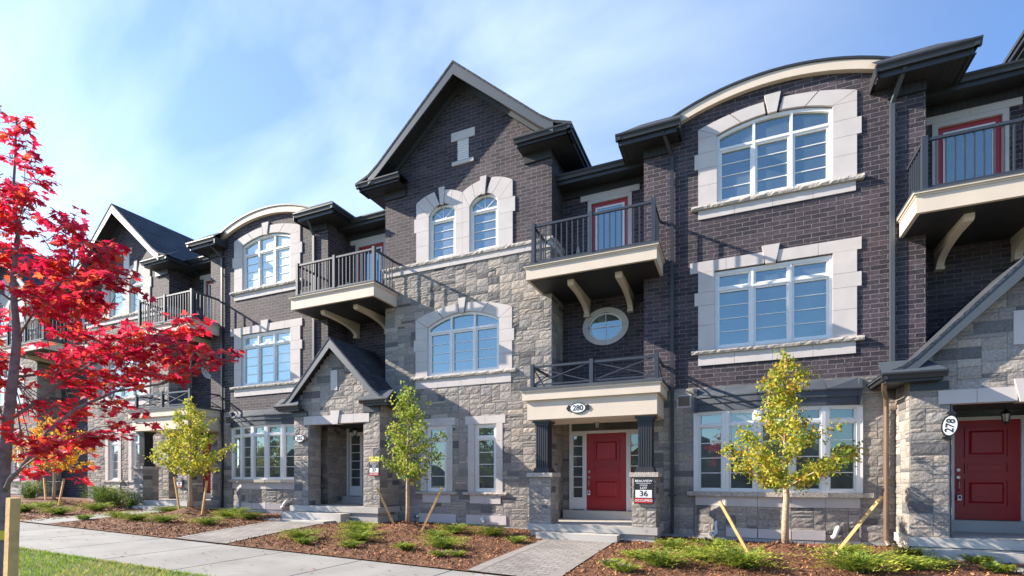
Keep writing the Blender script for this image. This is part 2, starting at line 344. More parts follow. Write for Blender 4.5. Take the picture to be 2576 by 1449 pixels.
def archhead(mb, xl, xr, ol, or_, zsi, zai, zso, zao, n, key=True, y0=-.03, y1=.11, kup=.12, kw=.17, fill=True, ell=False):
    """cut-stone arch from n voussoirs and a keystone"""
    c = (xl+xr)/2; N_ = 10
    def strip(ta, tb):
        A = lin(ta, tb, 6); inn = [(xl+(xr-xl)*t, arcz(xl+(xr-xl)*t, xl, xr, zsi, zai)) for t in A]; ou = [((ol+or_)/2-(or_-ol)/2*math.cos(math.pi*t), zso+(zao-zso)*math.sin(math.pi*t)**.5) for t in A] if ell else [(ol+(or_-ol)*t, arcz(ol+(or_-ol)*t, ol, or_, zso, zao)) for t in A]
        for i in range(6): mb.prism([inn[i], inn[i+1], ou[i+1], ou[i]], y0, y1)
    e = .004; half = kw/2/(xr-xl) if key else 0
    if fill:
        mb.prism([(ol, zsi+.003), (xl, zsi+.003), (ol, zso)], y0, y1); mb.prism([(xr, zsi+.003), (or_, zsi+.003), (or_, zso)], y0, y1)
    for side in (0, 1):
        a, b = (0, .5-half) if side == 0 else (.5+half, 1)
        T = lin(a, b, n)
        for i in range(n): strip(T[i]+e, T[i+1]-e)
    if key:
        zi = arcz(c, xl, xr, zsi, zai)-.03
        mb.prism([(c-kw*.32, zi), (c+kw*.32, zi), (c+kw*.62, zao+kup), (c-kw*.62, zao+kup)], y0-.025, y1)
def lintel(mb, x0, x1, z0, z1, n, key=True, y0=-.03, y1=.11, kw=.2):
    c = (x0+x1)/2
    if key:
        blocks(mb, x0, c-kw*.5, z0, z1, y0, y1, n); blocks(mb, c+kw*.5, x1, z0, z1, y0, y1, n)
        mb.prism([(c-kw*.38, z0-.02), (c+kw*.38, z0-.02), (c+kw*.68, z1+.13), (c-kw*.68, z1+.13)], y0-.025, y1)
    else: blocks(mb, x0, x1, z0, z1, y0, y1, n)
def window(parent, xl, xr, zb, zs, za, cols, zt, bars, y=.06, glass='glass', fan=0, name='window', sf=.045):
    """white window: outer frame, mullions, transom at zt, sash frames, horizontal glazing bars; pane a child"""
    f = MB(); w = .06; top = lambda x: arcz(x, xl, xr, zs, za)
    ti = lambda x: top(x)-w
    f.box(xl, xl+w, y-.03, y+.05, zb, zs); f.box(xr-w, xr, y-.03, y+.05, zb, zs); f.box(xl+w, xr-w, y-.03, y+.05, zb, zb+w)
    X = lin(xl, xr, 12 if za > zs+1e-3 else 1)
    for a, b in zip(X, X[1:]):
        f.prism([(a, top(a)-w-.01), (b, top(b)-w-.01), (b, top(b)), (a, top(a))], y-.031, y+.051)
    cx = lin(xl+w*.5, xr-w*.5, cols)
    for i in range(1, cols): f.box(cx[i]-.028, cx[i]+.028, y-.035, y+.05, zb+.01, top(cx[i])-.02)
    if zt: f.box(xl+.01, xr-.01, y-.033, y+.048, zt-.028, zt+.028)
    for i in range(cols):
        a = cx[i]+(.028 if i else w*.5); b = cx[i+1]-(.028 if i < cols-1 else w*.5); lo = zb+w; hi = (zt-.028) if zt else min(ti(a), ti(b))
        for (p, q, r, s_) in ((a, a+sf, lo, hi), (b-sf, b, lo, hi), (a+sf, b-sf, lo, lo+sf), (a+sf, b-sf, hi-sf, hi)): f.box(p, q, y-.012, y+.03, r, s_)
        for k in range(1, bars+1):
            z = lo+sf+(hi-lo-2*sf)*k/(bars+1); f.box(a+sf, b-sf, y+.012, y+.028, z-.009, z+.009)
        if zt and za <= zs+1e-3:
            lo, hi = zt+.028, zs-w-.01
            for (p, q, r, s_) in ((a, a+sf, lo, hi), (b-sf, b, lo, hi), (a+sf, b-sf, lo, lo+sf*.8), (a+sf, b-sf, hi-sf*.8, hi)): f.box(p, q, y-.012, y+.03, r, s_)
    if fan:
        c = (xl+xr)/2; z0 = zt+.02
        for an in (38, 90, 142):
            t = 0; L_ = 0
            while L_ < 2 and z0+math.sin(rad(an))*L_ < ti(min(max(c+math.cos(rad(an))*L_, xl), xr)) and abs(math.cos(rad(an))*L_) < (xr-xl)/2-w: L_ += .01
            f.bar((c, y+.02, z0), (c+math.cos(rad(an))*L_, y+.02, z0+math.sin(rad(an))*L_), .016, .016)
    o = f.build(name, 'white', parent)
    p = MB(); X = lin(xl+.02, xr-.02, 12 if za > zs+1e-3 else 1)
    for a, b in zip(X, X[1:]): p.face([(a, y+.03, zb+.02), (b, y+.03, zb+.02), (b, y+.03, top(b)-.03), (a, y+.03, top(a)-.03)])
    p.build('pane', glass, o)
    return o
def gutter(mb, x0, x1, y, z, h=.13, d=.11):               # ogee-ish eavestrough along x, front at y
    mb.prismx([(y+d, z-h), (y+.045, z-h), (y+.03, z-h*.55), (y, z-h*.25), (y, z), (y+.02, z), (y+.02, z-.02), (y+d, z-.02)], x0, x1)
def guttery(mb, x, y0, y1, z, h=.13, d=.11, s=1):         # along y, outer face at x, body towards -s
    mb.prism([(x-s*d, z-h), (x-s*.045, z-h), (x-s*.03, z-h*.55), (x, z-h*.25), (x, z), (x-s*.02, z), (x-s*.02, z-.02), (x-s*d, z-.02)], y0, y1)
def railing(x0, x1, y0, y1, z, h, parent, style='bars', posts=3):
    m = MB(); p = .085
    px = lin(x0+p/2, x1-p/2, posts-1)
    def span(a, b):
        a = Vector(a); b = Vector(b)
        m.bar(a+Vector((0, 0, h-.04)), b+Vector((0, 0, h-.04)), .055, .05); m.bar(a+Vector((0, 0, .09)), b+Vector((0, 0, .09)), .035, .035)
        if style == 'bars':
            n = max(2, round((b-a).length/.14))
            for i in range(1, n):
                q = a+(b-a)*i/n; m.box(q.x-.013, q.x+.013, q.y-.013, q.y+.013, z+.09, z+h-.04)
        else:
            m.bar(a+Vector((0, 0, .1)), b+Vector((0, 0, h-.05)), .022, .022); m.bar(a+Vector((0, .012, h-.05)), b+Vector((0, .012, .1)), .022, .022)
    for i, x in enumerate(px):
        m.box(x-p/2, x+p/2, y0, y0+p, z, z+h+.03)
        if i: span((px[i-1]+p/2, y0+p/2, z), (x-p/2, y0+p/2, z))
    for x in (x0+p/2, x1-p/2): span((x, y0+p, z), (x, y1, z))
    return m.build('railing', 'rail', parent)
def bracket(parent, x, y, z, d=1.0, h=.85, w=.13):
    m = MB(); n = 10; pts = []
    for i in range(n+1):
        t = rad(90*i/n); pts.append((y-d*.86*(1-math.sin(t))-.02*0, z-h*.96+h*.84*(1-math.cos(t)) if 0 else 0))
    # profile in yz: a concave curved corbel from the wall (y) out to y-d under the slab (z)
    out_ = [(y, z), (y-d, z), (y-d, z-.09), (y-d+.05, z-.11)]
    for i in range(n+1):
        t = rad(90*i/n); out_.append((y-.14-(d-.26)*(1-math.sin(t)), z-.13-(h-.15)*(1-math.cos(t))))
    out_ += [(y-.12, z-h), (y, z-h)]
    vs = out_
    # split in convex strips: back line y
    k = len(out_)
    curve = out_[3:4+n+1]
    m.prismx([(y, z), (y-d, z), (y-d, z-.09), (y-d+.05, z-.13), (y, z-.13)], x-w/2-.012, x+w/2+.012)
    for a, b in zip(curve, curve[1:]):
        th = .17
        ya, yb = min(y, a[0]+th), min(y, b[0]+th)
        m.prismx([a, (y, a[1]), (y, b[1]), b], x-w/2, x+w/2)
    m.box(x-w/2-.012, x+w/2+.012, y-.16, y, z-h-.05, z-h+.01)
    return m.build('bracket', 'cream', parent)
def door(parent, xl, xr, zb, zt, y, label=None):
    m = MB(); m.box(xl, xr, y, y+.05, zb, zt); w = xr-xl; h = zt-zb
    for a, b in ((.62, .93), (.47, .57), (.13, .41)):
        x0, x1, z0, z1 = xl+w*.17, xr-w*.17, zb+h*a, zb+h*b
        for p, q, r, s_ in ((x0, x1, z0, z0+.025), (x0, x1, z1-.025, z1), (x0, x0+.025, z0+.025, z1-.025), (x1-.025, x1, z0+.025, z1-.025)): m.box(p, q, y-.028, y+.001, r, s_)
        i = .07
        if z1-z0 > .25:
            m.add([(x0+i, y-.001, z0+i), (x1-i, y-.001, z0+i), (x1-i, y-.001, z1-i), (x0+i, y-.001, z1-i), (x0+i+.04, y-.032, z0+i+.04), (x1-i-.04, y-.032, z0+i+.04), (x1-i-.04, y-.032, z1-i-.04), (x0+i+.04, y-.032, z1-i-.04)],
                  [(0, 1, 5, 4), (1, 2, 6, 5), (2, 3, 7, 6), (3, 0, 4, 7), (4, 5, 6, 7)])
        else: m.box(x0+.05, x1-.05, y-.012, y+.001, z0+.05, z1-.05)
    o = m.build('door', 'red', parent)
    g = MB(); x = xl+.075
    for z in (zb+h*.50, zb+h*.425):
        k_ = MB(); k_.tube([(x, y+.001, z), (x, y-.025, z)], .032, 12); k_.build('deadbolt', 'metal', o)
    g.tube([(x, y-.02, zb+h*.40), (x, y-.07, zb+h*.38), (x, y-.07, zb+h*.31), (x, y-.02, zb+h*.29)], .011, 8)
    g.build('handle', 'metal', o)
    return o
def sidelight(parent, xl, xr, zb, zt, y, bars=5):
    f = MB(); w = .05
    for p, q, r, s_ in ((xl, xl+w, zb, zt), (xr-w, xr, zb, zt), (xl+w, xr-w, zb, zb+.32), (xl+w, xr-w, zt-w, zt)): f.box(p, q, y-.02, y+.04, r, s_)
    for k in range(1, bars+1):
        z = zb+.32+(zt-w-zb-.32)*k/(bars+1); f.box(xl+w, xr-w, y-.004, y+.02, z-.011, z+.011)
    o = f.build('sidelight', 'white', parent)
    p = MB(); p.face([(xl+w-.01, y+.02, zb+.3), (xr-w+.01, y+.02, zb+.3), (xr-w+.01, y+.02, zt-.03), (xl+w-.01, y+.02, zt-.03)]); p.build('pane', 'darkglass', o)
def balcony_door(parent, xl, xr, zb, zt, y, face):
    """red balcony door with a white framed glass light, in a cream reveal under a cut-stone lintel"""
    f = MB(); 
    f.box(xl-.1, xl, y-.02, y+.1, zb, zt+.1); f.box(xr, xr+.1, y-.02, y+.1, zb, zt+.1); f.box(xl, xr, y-.02, y+.1, zt, zt+.1)
    f.build('balcony_door_frame', 'cast', parent)
    d = MB(); d.box(xl, xr, y+.05, y+.09, zb, zt); o = d.build('balcony_door', 'red', parent)
    g = MB(); a, b, c, e = xl+.10, xr-.10, zb+.14, zt-.11
    for p, q, r, s_ in ((a, a+.05, c, e), (b-.05, b, c, e), (a+.05, b-.05, c, c+.05), (a+.05, b-.05, e-.05, e)): g.box(p, q, y+.03, y+.055, r, s_)
    go = g.build('door_light_frame', 'white', o)
    p = MB(); p.face([(a+.03, y+.045, c+.03), (b-.03, y+.045, c+.03), (b-.03, y+.045, e-.03), (a+.03, y+.045, e-.03)]); p.build('pane', 'glass', o)
def lantern(parent, x, y, z):
    m = MB(); m.tube([(x, y, z), (x, y, z-.1)], .008, 6); m.tube([(x, y, z-.08), (x, y, z-.12), (x, y, z-.16), (x, y, z-.18)], [.01, .03, .075, .085], 6)
    for k in range(6):
        t = k*math.pi/3; m.bar((x+.075*math.cos(t), y+.075*math.sin(t), z-.18), (x+.045*math.cos(t), y+.045*math.sin(t), z-.33), .009, .009)
    m.tube([(x, y, z-.33), (x, y, z-.35), (x, y, z-.39)], [.05, .03, .006], 6)
    o = m.build('porch_lantern', 'black', parent); g = MB(); g.tube([(x, y, z-.185), (x, y, z-.325)], [.06, .036], 6); g.build('lamp_glass', 'lamp', o)
def number_plaque(parent, num, x, y, z, turned=False):
    e = empty('number_plaque', (x, y, z)); e.parent = parent
    def ell(a, b, y0, y1, m, name):
        q = MB(); n = 28; q.prism([(a*math.cos(2*math.pi*i/n), b*math.sin(2*math.pi*i/n)) for i in range(n)][::1], y0, y1); return q.build(name, m, e)
    ell(.2, .125, -.012, .012, 'black', 'plaque_rim'); ell(.175, .103, -.017, -.011, 'plaque', 'plaque_face')
    q = MB()
    for s_ in (-1, 1):
        q.prism([(s_*.19, -.035), (s_*.235, -.065), (s_*.285, 0), (s_*.235, .065), (s_*.19, .035)][::s_], -.012, .010)
        q.prism([(s_*.2, .045), (s_*.215, .085), (s_*.25, .06), (s_*.23, .03)][::s_], -.014, .008)
        q.build('leaf_ornament', 'black', e); q = MB()
    text(num, .175, 'numerals', 'black', e, (0, -.019, 0), sx=.95)
    if turned: e.rotation_euler = (0, rad(-82), 0)
    return e
def downspout(parent, x, y, z0, z1, m='dark', w=.075, elbow=None):
    q = MB(); q.box(x-w/2, x+w/2, y-w*.8, y, z0, z1)
    if elbow: q.bar((x, y-w*.4, z1-.02), (elbow[0], elbow[1], elbow[2]), w*.9, w*.75)
    for z in (z0+.9, (z0+z1)/2, z1-.6): q.box(x-w/2-.05, x+w/2+.05, y-.012, y+.004, z-.012, z+.012)
    return q.build('downspout', m, parent)
def balcony(parent, x0, x1, y0, z0, z1, bx, yb, y1=0.0):
    m = MB(); m.box(x0+.03, x1-.03, y0+.03, y1, z0, z1-.07); m.box(x0+.012, x1-.012, y0+.012, y1, z1-.07, z1-.035); m.box(x0-.02, x1+.02, y0-.02, y1, z1-.035, z1)
    m.box(5.3 if bx is None else bx[0], 7.65 if bx is None else bx[1], y1, yb, z0+.02, z1-.01)
    o = m.build('balcony', 'cream', parent)
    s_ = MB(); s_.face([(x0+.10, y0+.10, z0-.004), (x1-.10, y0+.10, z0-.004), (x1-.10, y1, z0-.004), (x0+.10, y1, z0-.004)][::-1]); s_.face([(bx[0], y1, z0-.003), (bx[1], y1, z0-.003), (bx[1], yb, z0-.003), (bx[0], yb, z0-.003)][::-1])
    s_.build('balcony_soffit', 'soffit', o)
    t_ = MB(); t_.box(x0-.03, x1+.03, y0-.03, y1, z1, z1+.025); t_.build('balcony_deck', 'flash', o)
    railing(x0+.14, x1-.07, y0+.10, y1, z1+.025, 1.0, o)
    return o

# ------------------------------------------------------------------ shared bits of house
def recess(parent, xa, xb, zst, label=None, lintel_z=9.1, stone_seed=5, back_holes=(), dx=None):
    """the set-back wall between two bays: brick above, stone below, small balcony door at the top"""
    yb = .9; b = MB(); dxl, dxr = dx
    holes = [(dxl, dxr, 6.9, lintel_z-.1)]+list(back_holes)
    panel(b, xa, xb, zst, 9.5, holes, yb)
    b.build('recess_wall', 'brick', parent)
    balcony_door(parent, dxl, dxr, 6.9, lintel_z-.1, yb, 0)
    l = MB(); blocks(l, dxl-.3, dxr+.3, lintel_z, lintel_z+.24, yb-.03, yb+.05, 2); l.build('lintel', 'cast', parent)
    w_ = MB(); w_.tube([(dxl-.35, yb, 7.75), (dxl-.35, yb-.1, 7.75)], .03, 8); w_.tube([(dxl-.35, yb-.1, 7.70), (dxl-.35, yb-.1, 7.86)], [.045, .03], 10); w_.build('wall_light', 'pvc', parent)
def eave_recess(parent, xa, xb):
    e = MB(); gutter(e, xa, xb, .3, 9.65, .14); e.box(xa, xb, .40, .44, 9.42, 9.63); e.build('eave_gutter', 'dark', parent)
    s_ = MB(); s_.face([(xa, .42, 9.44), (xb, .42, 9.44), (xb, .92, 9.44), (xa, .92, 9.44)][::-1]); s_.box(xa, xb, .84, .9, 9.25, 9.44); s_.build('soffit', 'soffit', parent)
def core(parent, x0, x1, d=10.0):
    c = MB(); c.box(x0, x1, 1.25, d, -.6, 9.4); c.build('rear_wall', 'brick', parent)
    r = MB(); r.prismx([(.34, 9.63), (d/2, 10.6), (d, 9.63)], x0, x1); r.build('main_roof', 'shingle', parent)

# ------------------------------------------------------------------ house with the tall gabled bay (P)
def gable_bay(h, dz=0.0):
    W_ = 5.3
    holes = [(1.5, 3.8, 4.5, 6.3), (1.47, 2.15, 1.2, 3.12), (3.03, 3.71, 1.2, 3.12)]
    s_ = MB()
    ashlar(s_, (0, 0), (1, 0), (0, -1), W_, .28, 7.62, [(1.3, 4.0, 4.3, 6.08), (1.85, 3.45, 6.0, 6.33), (1.38, 2.24, 1.0, 3.2), (2.94, 3.8, 1.0, 3.2)], 11)
    ashlar(s_, (W_, 0), (0, 1), (1, 0), .9, .28, 7.62, (), 12); ashlar(s_, (0, .9), (0, -1), (-1, 0), .9, .28, 7.62, (), 13)
    s_.build('stone_wall', ['stone', 'mortar'], h)
    f = MB(); f.box(-.01, W_+.01, -.02, .9, -.7, .28); f.build('foundation', 'parge', h)
    # backing behind windows so no light leaks
    b = MB(); c = 2.65
    panel(b, 0, W_, 7.8, 9.45, [(1.55, 2.44, 7.8, 9.4), (2.88, 3.77, 7.8, 9.4)], 0)
    gz = lambda x: 12.62+dz-abs(x-c)*.866
    for a, e in zip(lin(0, W_, 8), lin(0, W_, 8)[1:]):
        if a < c-.01 and e > c+.01: continue
        b.face([(a, 0, 9.45), (e, 0, 9.45), (e, 0, max(9.45, gz(e))), (a, 0, max(9.45, gz(a)))])
    b.face([(W_, 0, 7.8), (W_, .9, 7.8), (W_, .9, 10.2+dz), (W_, 0, 10.2+dz)]); b.face([(0, .9, 7.8), (0, 0, 7.8), (0, 0, 10.2+dz), (0, .9, 10.2+dz)])
    b.build('brick_wall', 'brick', h)
    bl = MB(); blocks(bl, 0-.02, W_+.02, 7.62, 7.78, -.045, .1, 7); bl.box(W_, W_+.045, .1, .9, 7.62, 7.78); bl.build('belt_course', 'cast', h)
    rs = MB(); rough_sill(rs, -.05, W_+.05, 7.78, 7.88, -.09, 4); rs.box(W_, W_+.08, .12, .9, 7.78, 7.88); rs.build('belt_sill', 'sill', h)
    # third floor pair of arched windows
    sr = MB()
    for xl, xr in ((1.55, 2.44), (2.88, 3.77)):
        ol, or_ = (1.12, 2.66) if xl < 2 else (2.66, 4.2)
        jl = [(1, 0), (.8, 1), (1, 0), (1, 0)]
        z = 7.88
        for hh, o_ in ((.47, 0), (.42, 0), (.40, 1)):
            pl = .07 if (o_ and xl < 2) else 0; pr = .07 if (o_ and xl > 2) else 0
            sr.box(ol-pl+.002, xl, -.03, .11, z+.003, z+hh-.003); sr.box(xr, or_+pr-.002, -.03, .11, z+.003, z+hh-.003); z += hh
        archhead(sr, xl, xr, ol+.003, or_-.003, z, 9.45, 9.62, 9.84, 2, True, kup=.07, kw=.16)
        # block between spring and outer arch start
        sr.box(ol+.004, xl, -.028, .108, z, z+.02); 
    sr.build('window_surround', 'cast', h)
    for xl, xr in ((1.55, 2.44), (2.88, 3.77)): window(h, xl, xr, 7.88, 9.17, 9.45, 1, 9.02, 3, fan=1)
    # second floor window
    sr = MB(); jambs(sr, 1.5, 3.8, 1.1, 4.18, 4.55, 5.96, [(1.3, 0), (1, 0), (1, 1), (1, 0)]); archhead(sr, 1.5, 3.8, 1.1, 4.18, 5.96, 6.27, 6.22, 6.52, 2, kup=.14, kw=.2)
    sr.build('window_surround', 'cast', h); sr = MB(); blocks(sr, 1.1, 4.15, 4.2, 4.45, -.03, .06, 4); sr.build('apron_band', 'cast', h)
    rs = MB(); rough_sill(rs, .93, 4.3, 4.45, 4.55, -.09, 6); rs.build('window_sill', 'sill', h)
    window(h, 1.5, 3.8, 4.55, 5.96, 6.27, 3, 5.80, 3)
    # ground floor pair
    for xl, xr in ((1.47, 2.15), (3.03, 3.71)):
        sr = MB(); jambs(sr, xl, xr, xl-.19, xr+.19, 1.22, 3.1, [(1, 0), (1, 0), (1, 0), (1, 0)], 0); blocks(sr, xl-.27, xr+.27, 3.1, 3.32, -.03, .11, 2); sr.build('window_surround', 'cast', h); sr = MB(); blocks(sr, xl-.13, xr+.13, .90, 1.13, -.03, .05, 2); sr.build('apron_band', 'cast', h)
        sr = MB(); blocks(sr, xl-.25, xr+.3, .33, .58, -.034, .05, 2); sr.build('basement_band', 'cast', h)
        rs = MB(); rough_sill(rs, xl-.33, xr+.33, 1.13, 1.22, -.09, 7); rs.build('window_sill', 'sill', h)
        window(h, xl, xr, 1.22, 3.1, 3.1, 1, 2.72, 3, glass='darkglass')
    # attic louvre
    sr = MB(); sr.box(2.30, 3.05, -.03, .05, 11.12+dz, 11.36+dz); sr.build('louvre_lintel', 'cast', h); sr = MB(); sr.box(2.33, 3.02, -.05, .05, 10.42+dz, 10.52+dz); sr.build('louvre_sill', 'cast', h)
    lv = MB(); lv.box(2.5, 2.85, -.008, .03, 10.52+dz, 11.12+dz)
    for i in range(9): lv.bar((2.51, -.015, 10.56+dz+i*.065), (2.84, -.015, 10.56+dz+i*.065), .03, .02)
    lv.build('attic_louvre', 'white', h)
    gable_roof(h, c, 12.95+dz, 2.87, .866, -.55, 8.0, 3.34, 10.36+dz)
    return h
def gable_roof(h, c, zp, hw, sl, y0, y1, he, zg):
    """steep front gable with flared feet, bargeboards and boxed eave returns"""
    zf = zp-hw*sl; r = MB(); t = .07
    prof = [(0, zp), (hw-.35, zp-(hw-.35)*sl), (hw, zf+.06), (he, zg)]
    for s_ in (-1, 1):
        for (a, za), (b, zb) in zip(prof, prof[1:]):
            P = [(c+s_*a, za), (c+s_*b, zb), (c+s_*b, zb-t), (c+s_*a, za-t)]
            r.prism(P if s_ < 0 else P[::-1], y0 if b <= hw else y0+.0, y1)
    r.build('gable_roof', 'shingle', h)
    k = MB(); w = .24
    for s_ in (-1, 1):
        for (a, za), (b, zb) in zip(prof[:3], prof[1:3]):
            P = [(c+s_*a, za-t), (c+s_*b, zb-t), (c+s_*b, zb-t-w*.95), (c+s_*a, za-t-w*(1.25 if a == 0 else .95))]
            k.prism(P if s_ > 0 else P[::-1], y0+.01, y0+.05)
            k.prism([(p, q-.0) for p, q in P][::1 if s_ > 0 else -1], -.05, -.012)
    k.build('bargeboard', 'rake', h)
    so_ = MB()
    for s_ in (-1, 1):
        b = hw-.1
        q = [(c, y0+.05, zp-t-.12), (c+s_*b, y0+.05, zp-b*sl-t-.12), (c+s_*b, -.05, zp-b*sl-t-.12), (c, -.05, zp-t-.12)]
        so_.face(q if s_ > 0 else q[::-1])
    so_.build('gable_soffit', 'soffit', h)
    for s_ in (-1, 1):
        e = MB()                                            # eave returns
        x_o = c+s_*he; x_i = c+s_*(he-1.55)
        a, b = min(x_o, x_i), max(x_o, x_i)
        gutter(e, a, b, y0, zg, .13); e.box(a+.06, b-.06, y0+.11, y0+.15, zg-.2, zg-.02)
        guttery(e, x_o, y0+.02, 1.3, zg, .13, s=s_); e.box(x_o-s_*.11, x_o-s_*.15, y0+.11, 1.3, zg-.2, zg-.02)
        e.face([(a+.05, y0+.12, zg-.2), (b-.05, y0+.12, zg-.2), (b-.05, 0, zg-.2), (a+.05, 0, zg-.2)][::-1])
        e.box(c+s_*2.66 if s_ > 0 else x_o+.13, x_o-.13 if s_ > 0 else c-2.66, 0, 1.25, zg-.21, zg-.18)
        e.box(max(a, 0) if s_ < 0 else x_i+.1, x_i-.1 if s_ < 0 else c+2.65, -.05, -.005, zg-.42, zg-.2)   # frieze board
        P = [(x_i, zg-.01), (x_i, zg+.0)]
        # small sloped cap of the return
        e.add([(a, y0+.02, zg-.01), (b, y0+.02, zg-.01), (b if s_ > 0 else b-.35, -.01, zg+.36), (a+.35 if s_ > 0 else a, -.01, zg+.36), (a if s_ > 0 else b, -.01, zg-.01)],
              [(0, 1, 2, 3), (0, 3, 4) if s_ > 0 else (1, 4, 2)])
        e.build('eave_return', 'dark', h)
def house_P(h, end=False, dz=0.0):
    gable_bay(h, dz)
    xb = 7.65 if not end else 9.22
    x0 = 5.3; oc = 6.5
    back_holes = [] if end else [(5.9, 7.1, 5.15, 6.12)]
    recess(h, x0, xb, 3.2 if not end else 0, dx=(6.12, 7.1), back_holes=[] if end else [(oc-.44, oc+.44, 5.29, 6.01)])
    eave_recess(h, x0, xb if not end else xb)
    core(h, 0, xb)
    balcony(h, 4.98, 8.13, -1.1, 6.42, 6.75, (5.3, xb), .9)
    bo = [c for c in h.children if c.name.startswith('balcony') and not c.name.startswith(('balcony_door',))][-1]
    for x in (6.02, 7.18): bracket(bo, x, .9, 6.42, 1.6, .44)
    if end: return
    # oval window
    o = MB(); n = 32; cz = 5.65; a1, b1, a2, b2 = .62, .50, .46, .375
    for i in range(n):
        if i % 4 == 0: t0 = 2*math.pi*(i+.06)/n
        else: t0 = 2*math.pi*i/n
        t1 = 2*math.pi*(i+1)/n
        o.prism([(oc+a2*math.cos(t0), cz+b2*math.sin(t0)), (oc+a1*math.cos(t0), cz+b1*math.sin(t0)), (oc+a1*math.cos(t1), cz+b1*math.sin(t1)), (oc+a2*math.cos(t1), cz+b2*math.sin(t1))], .865, .99)
    o.build('oval_surround', 'cast', h)
    f = MB()
    for i in range(n):
        t0, t1 = 2*math.pi*i/n, 2*math.pi*(i+1)/n; a3, b3 = .415, .335
        f.prism([(oc+a3*math.cos(t0), cz+b3*math.sin(t0)), (oc+a2*math.cos(t0), cz+b2*math.sin(t0)), (oc+a2*math.cos(t1), cz+b2*math.sin(t1)), (oc+a3*math.cos(t1), cz+b3*math.sin(t1))], .91, .985)
    f.box(oc-.01, oc+.01, .935, .95, cz-.32, cz+.32); f.box(oc-.37, oc+.37, .935, .95, cz-.01, cz+.01)
    fo = f.build('oval_window', 'white', h)
    p = MB(); p.face([(oc+.43*math.cos(2*math.pi*i/n), .955, cz+.35*math.sin(2*math.pi*i/n)) for i in range(n)]); p.build('pane', 'glass', fo)
    # entrance
    s_ = MB(); ashlar(s_, (5.3, .9), (1, 0), (0, -1), .22, .5, 3.2, (), 21); ashlar(s_, (7.5, .9), (1, 0), (0, -1), .15, .5, 3.2, (), 22)
    ashlar(s_, (5.54, .9), (1, 0), (0, -1), 1.94, 3.14, 3.3, (), 23)
    s_.build('entrance_wall', ['stone', 'mortar'], h)
    fr = MB(); y = .84
    fr.box(5.52, 5.58, y-.03, y+.1, .74, 3.16); fr.box(7.44, 7.5, y-.03, y+.1, .74, 3.16); fr.box(5.58, 7.44, y-.03, y+.1, 3.10, 3.16); fr.box(5.58, 7.44, y-.025, y+.1, 2.80, 2.87)
    fr.box(5.94, 6.0, y-.03, y+.1, .74, 2.80); fr.box(7.07, 7.13, y-.03, y+.1, .74, 2.80); do = fr.build('door_frame', 'white', h)
    p = MB(); p.face([(5.57, y+.03, 2.86), (7.45, y+.03, 2.86), (7.45, y+.03, 3.11), (5.57, y+.03, 3.11)]); p.build('transom_pane', 'darkglass', do)
    door(h, 6.0, 7.07, .76, 2.79, y+.02); sidelight(h, 5.58, 5.94, .76, 2.80, y); sidelight(h, 7.13, 7.44, .76, 2.80, y)
    # porch slab and steps
    c = MB(); c.box(5.10, 8.13, -1.2, .0, .36, .52); c.box(5.32, 7.66, .0, .9, .36, .519); c.box(5.16, 8.07, -1.14, -.02, -.6, .36)
    c.box(5.45, 7.33, -1.56, -1.2, -.2, .35); c.box(5.4, 7.6, .62, .9, .519, .74); c.build('porch_steps', 'step', h)
    # piers
    for xa, xb_ in ((5.13, 5.68), (7.58, 8.1)):
        pm = MB(); y0, y1 = -1.15, -.62; pm_w = xb_-xa
        ashlar(pm, (xa, y0), (1, 0), (0, -1), pm_w, .52, 1.63, (), 31); ashlar(pm, (xb_, y0), (0, 1), (1, 0), y1-y0, .52, 1.63, (), 32)
        ashlar(pm, (xb_, y1), (-1, 0), (0, 1), pm_w, .52, 1.63, (), 33); ashlar(pm, (xa, y1), (0, -1), (-1, 0), y1-y0, .52, 1.63, (), 34)
        po = pm.build('stone_pier', ['stone', 'mortar'], h)
        cp = MB(); cp.box(xa-.05, xb_+.05, y0-.06, y1+.05, 1.63, 1.73); cp.build('pier_cap', 'sill', po)
        co = MB(); cx_, cy_ = (xa+xb_)/2, (y0+y1)/2; hw = .155
        # fluted square column
        co.box(cx_-hw+.02, cx_+hw-.02, cy_-hw+.02, cy_+hw-.02, 1.82, 2.9)
        for k in range(6):
            u = -hw+hw*2*(k+.5)/6
            for sgn in (-1, 1):
                co.box(cx_+u-.016, cx_+u+.016, cy_+sgn*(hw-.02), cy_+sgn*hw, 1.85, 2.88); co.box(cx_+sgn*(hw-.02), cx_+sgn*hw, cy_+u-.016, cy_+u+.016, 1.85, 2.88)
        for zz, ex in ((1.73, .05), (1.79, .03)): co.box(cx_-hw-ex, cx_+hw+ex, cy_-hw-ex, cy_+hw+ex, zz, zz+.06)
        for zz, ex in ((2.88, .02), (2.93, .06)): co.box(cx_-hw-ex, cx_+hw+ex, cy_-hw-ex, cy_+hw+ex, zz, zz+.06)
        co.build('fluted_column', 'dark', h)
    # flat hood
    hd = MB(); hd.box(5.08, 8.12, -1.17, 0, 3.0, 3.46); hd.box(4.98, 8.2, -1.25, 0, 3.46, 3.66); hd.box(4.95, 8.23, -1.28, 0, 3.66, 3.70); hd.box(5.32, 7.63, 0, .9, 3.2, 3.6)
    ho = hd.build('porch_hood', 'cream', h)
    tp = MB(); tp.box(4.93, 8.25, -1.3, 0, 3.70, 3.76); tp.box(5.3, 7.65, 0, .88, 3.6, 3.74); tp.build('hood_flashing', 'flash', ho)
    sf = MB(); sf.box(5.15, 8.05, -1.1, 0, 2.985, 2.998); sf.box(5.33, 7.62, 0, .87, 3.17, 3.19); sf.build('hood_soffit', 'cream', ho)
    railing(5.14, 8.14, -1.12, 0, 3.76, .56, ho, 'cross', 3)
    lantern(h, 6.55, -.2, 3.17)
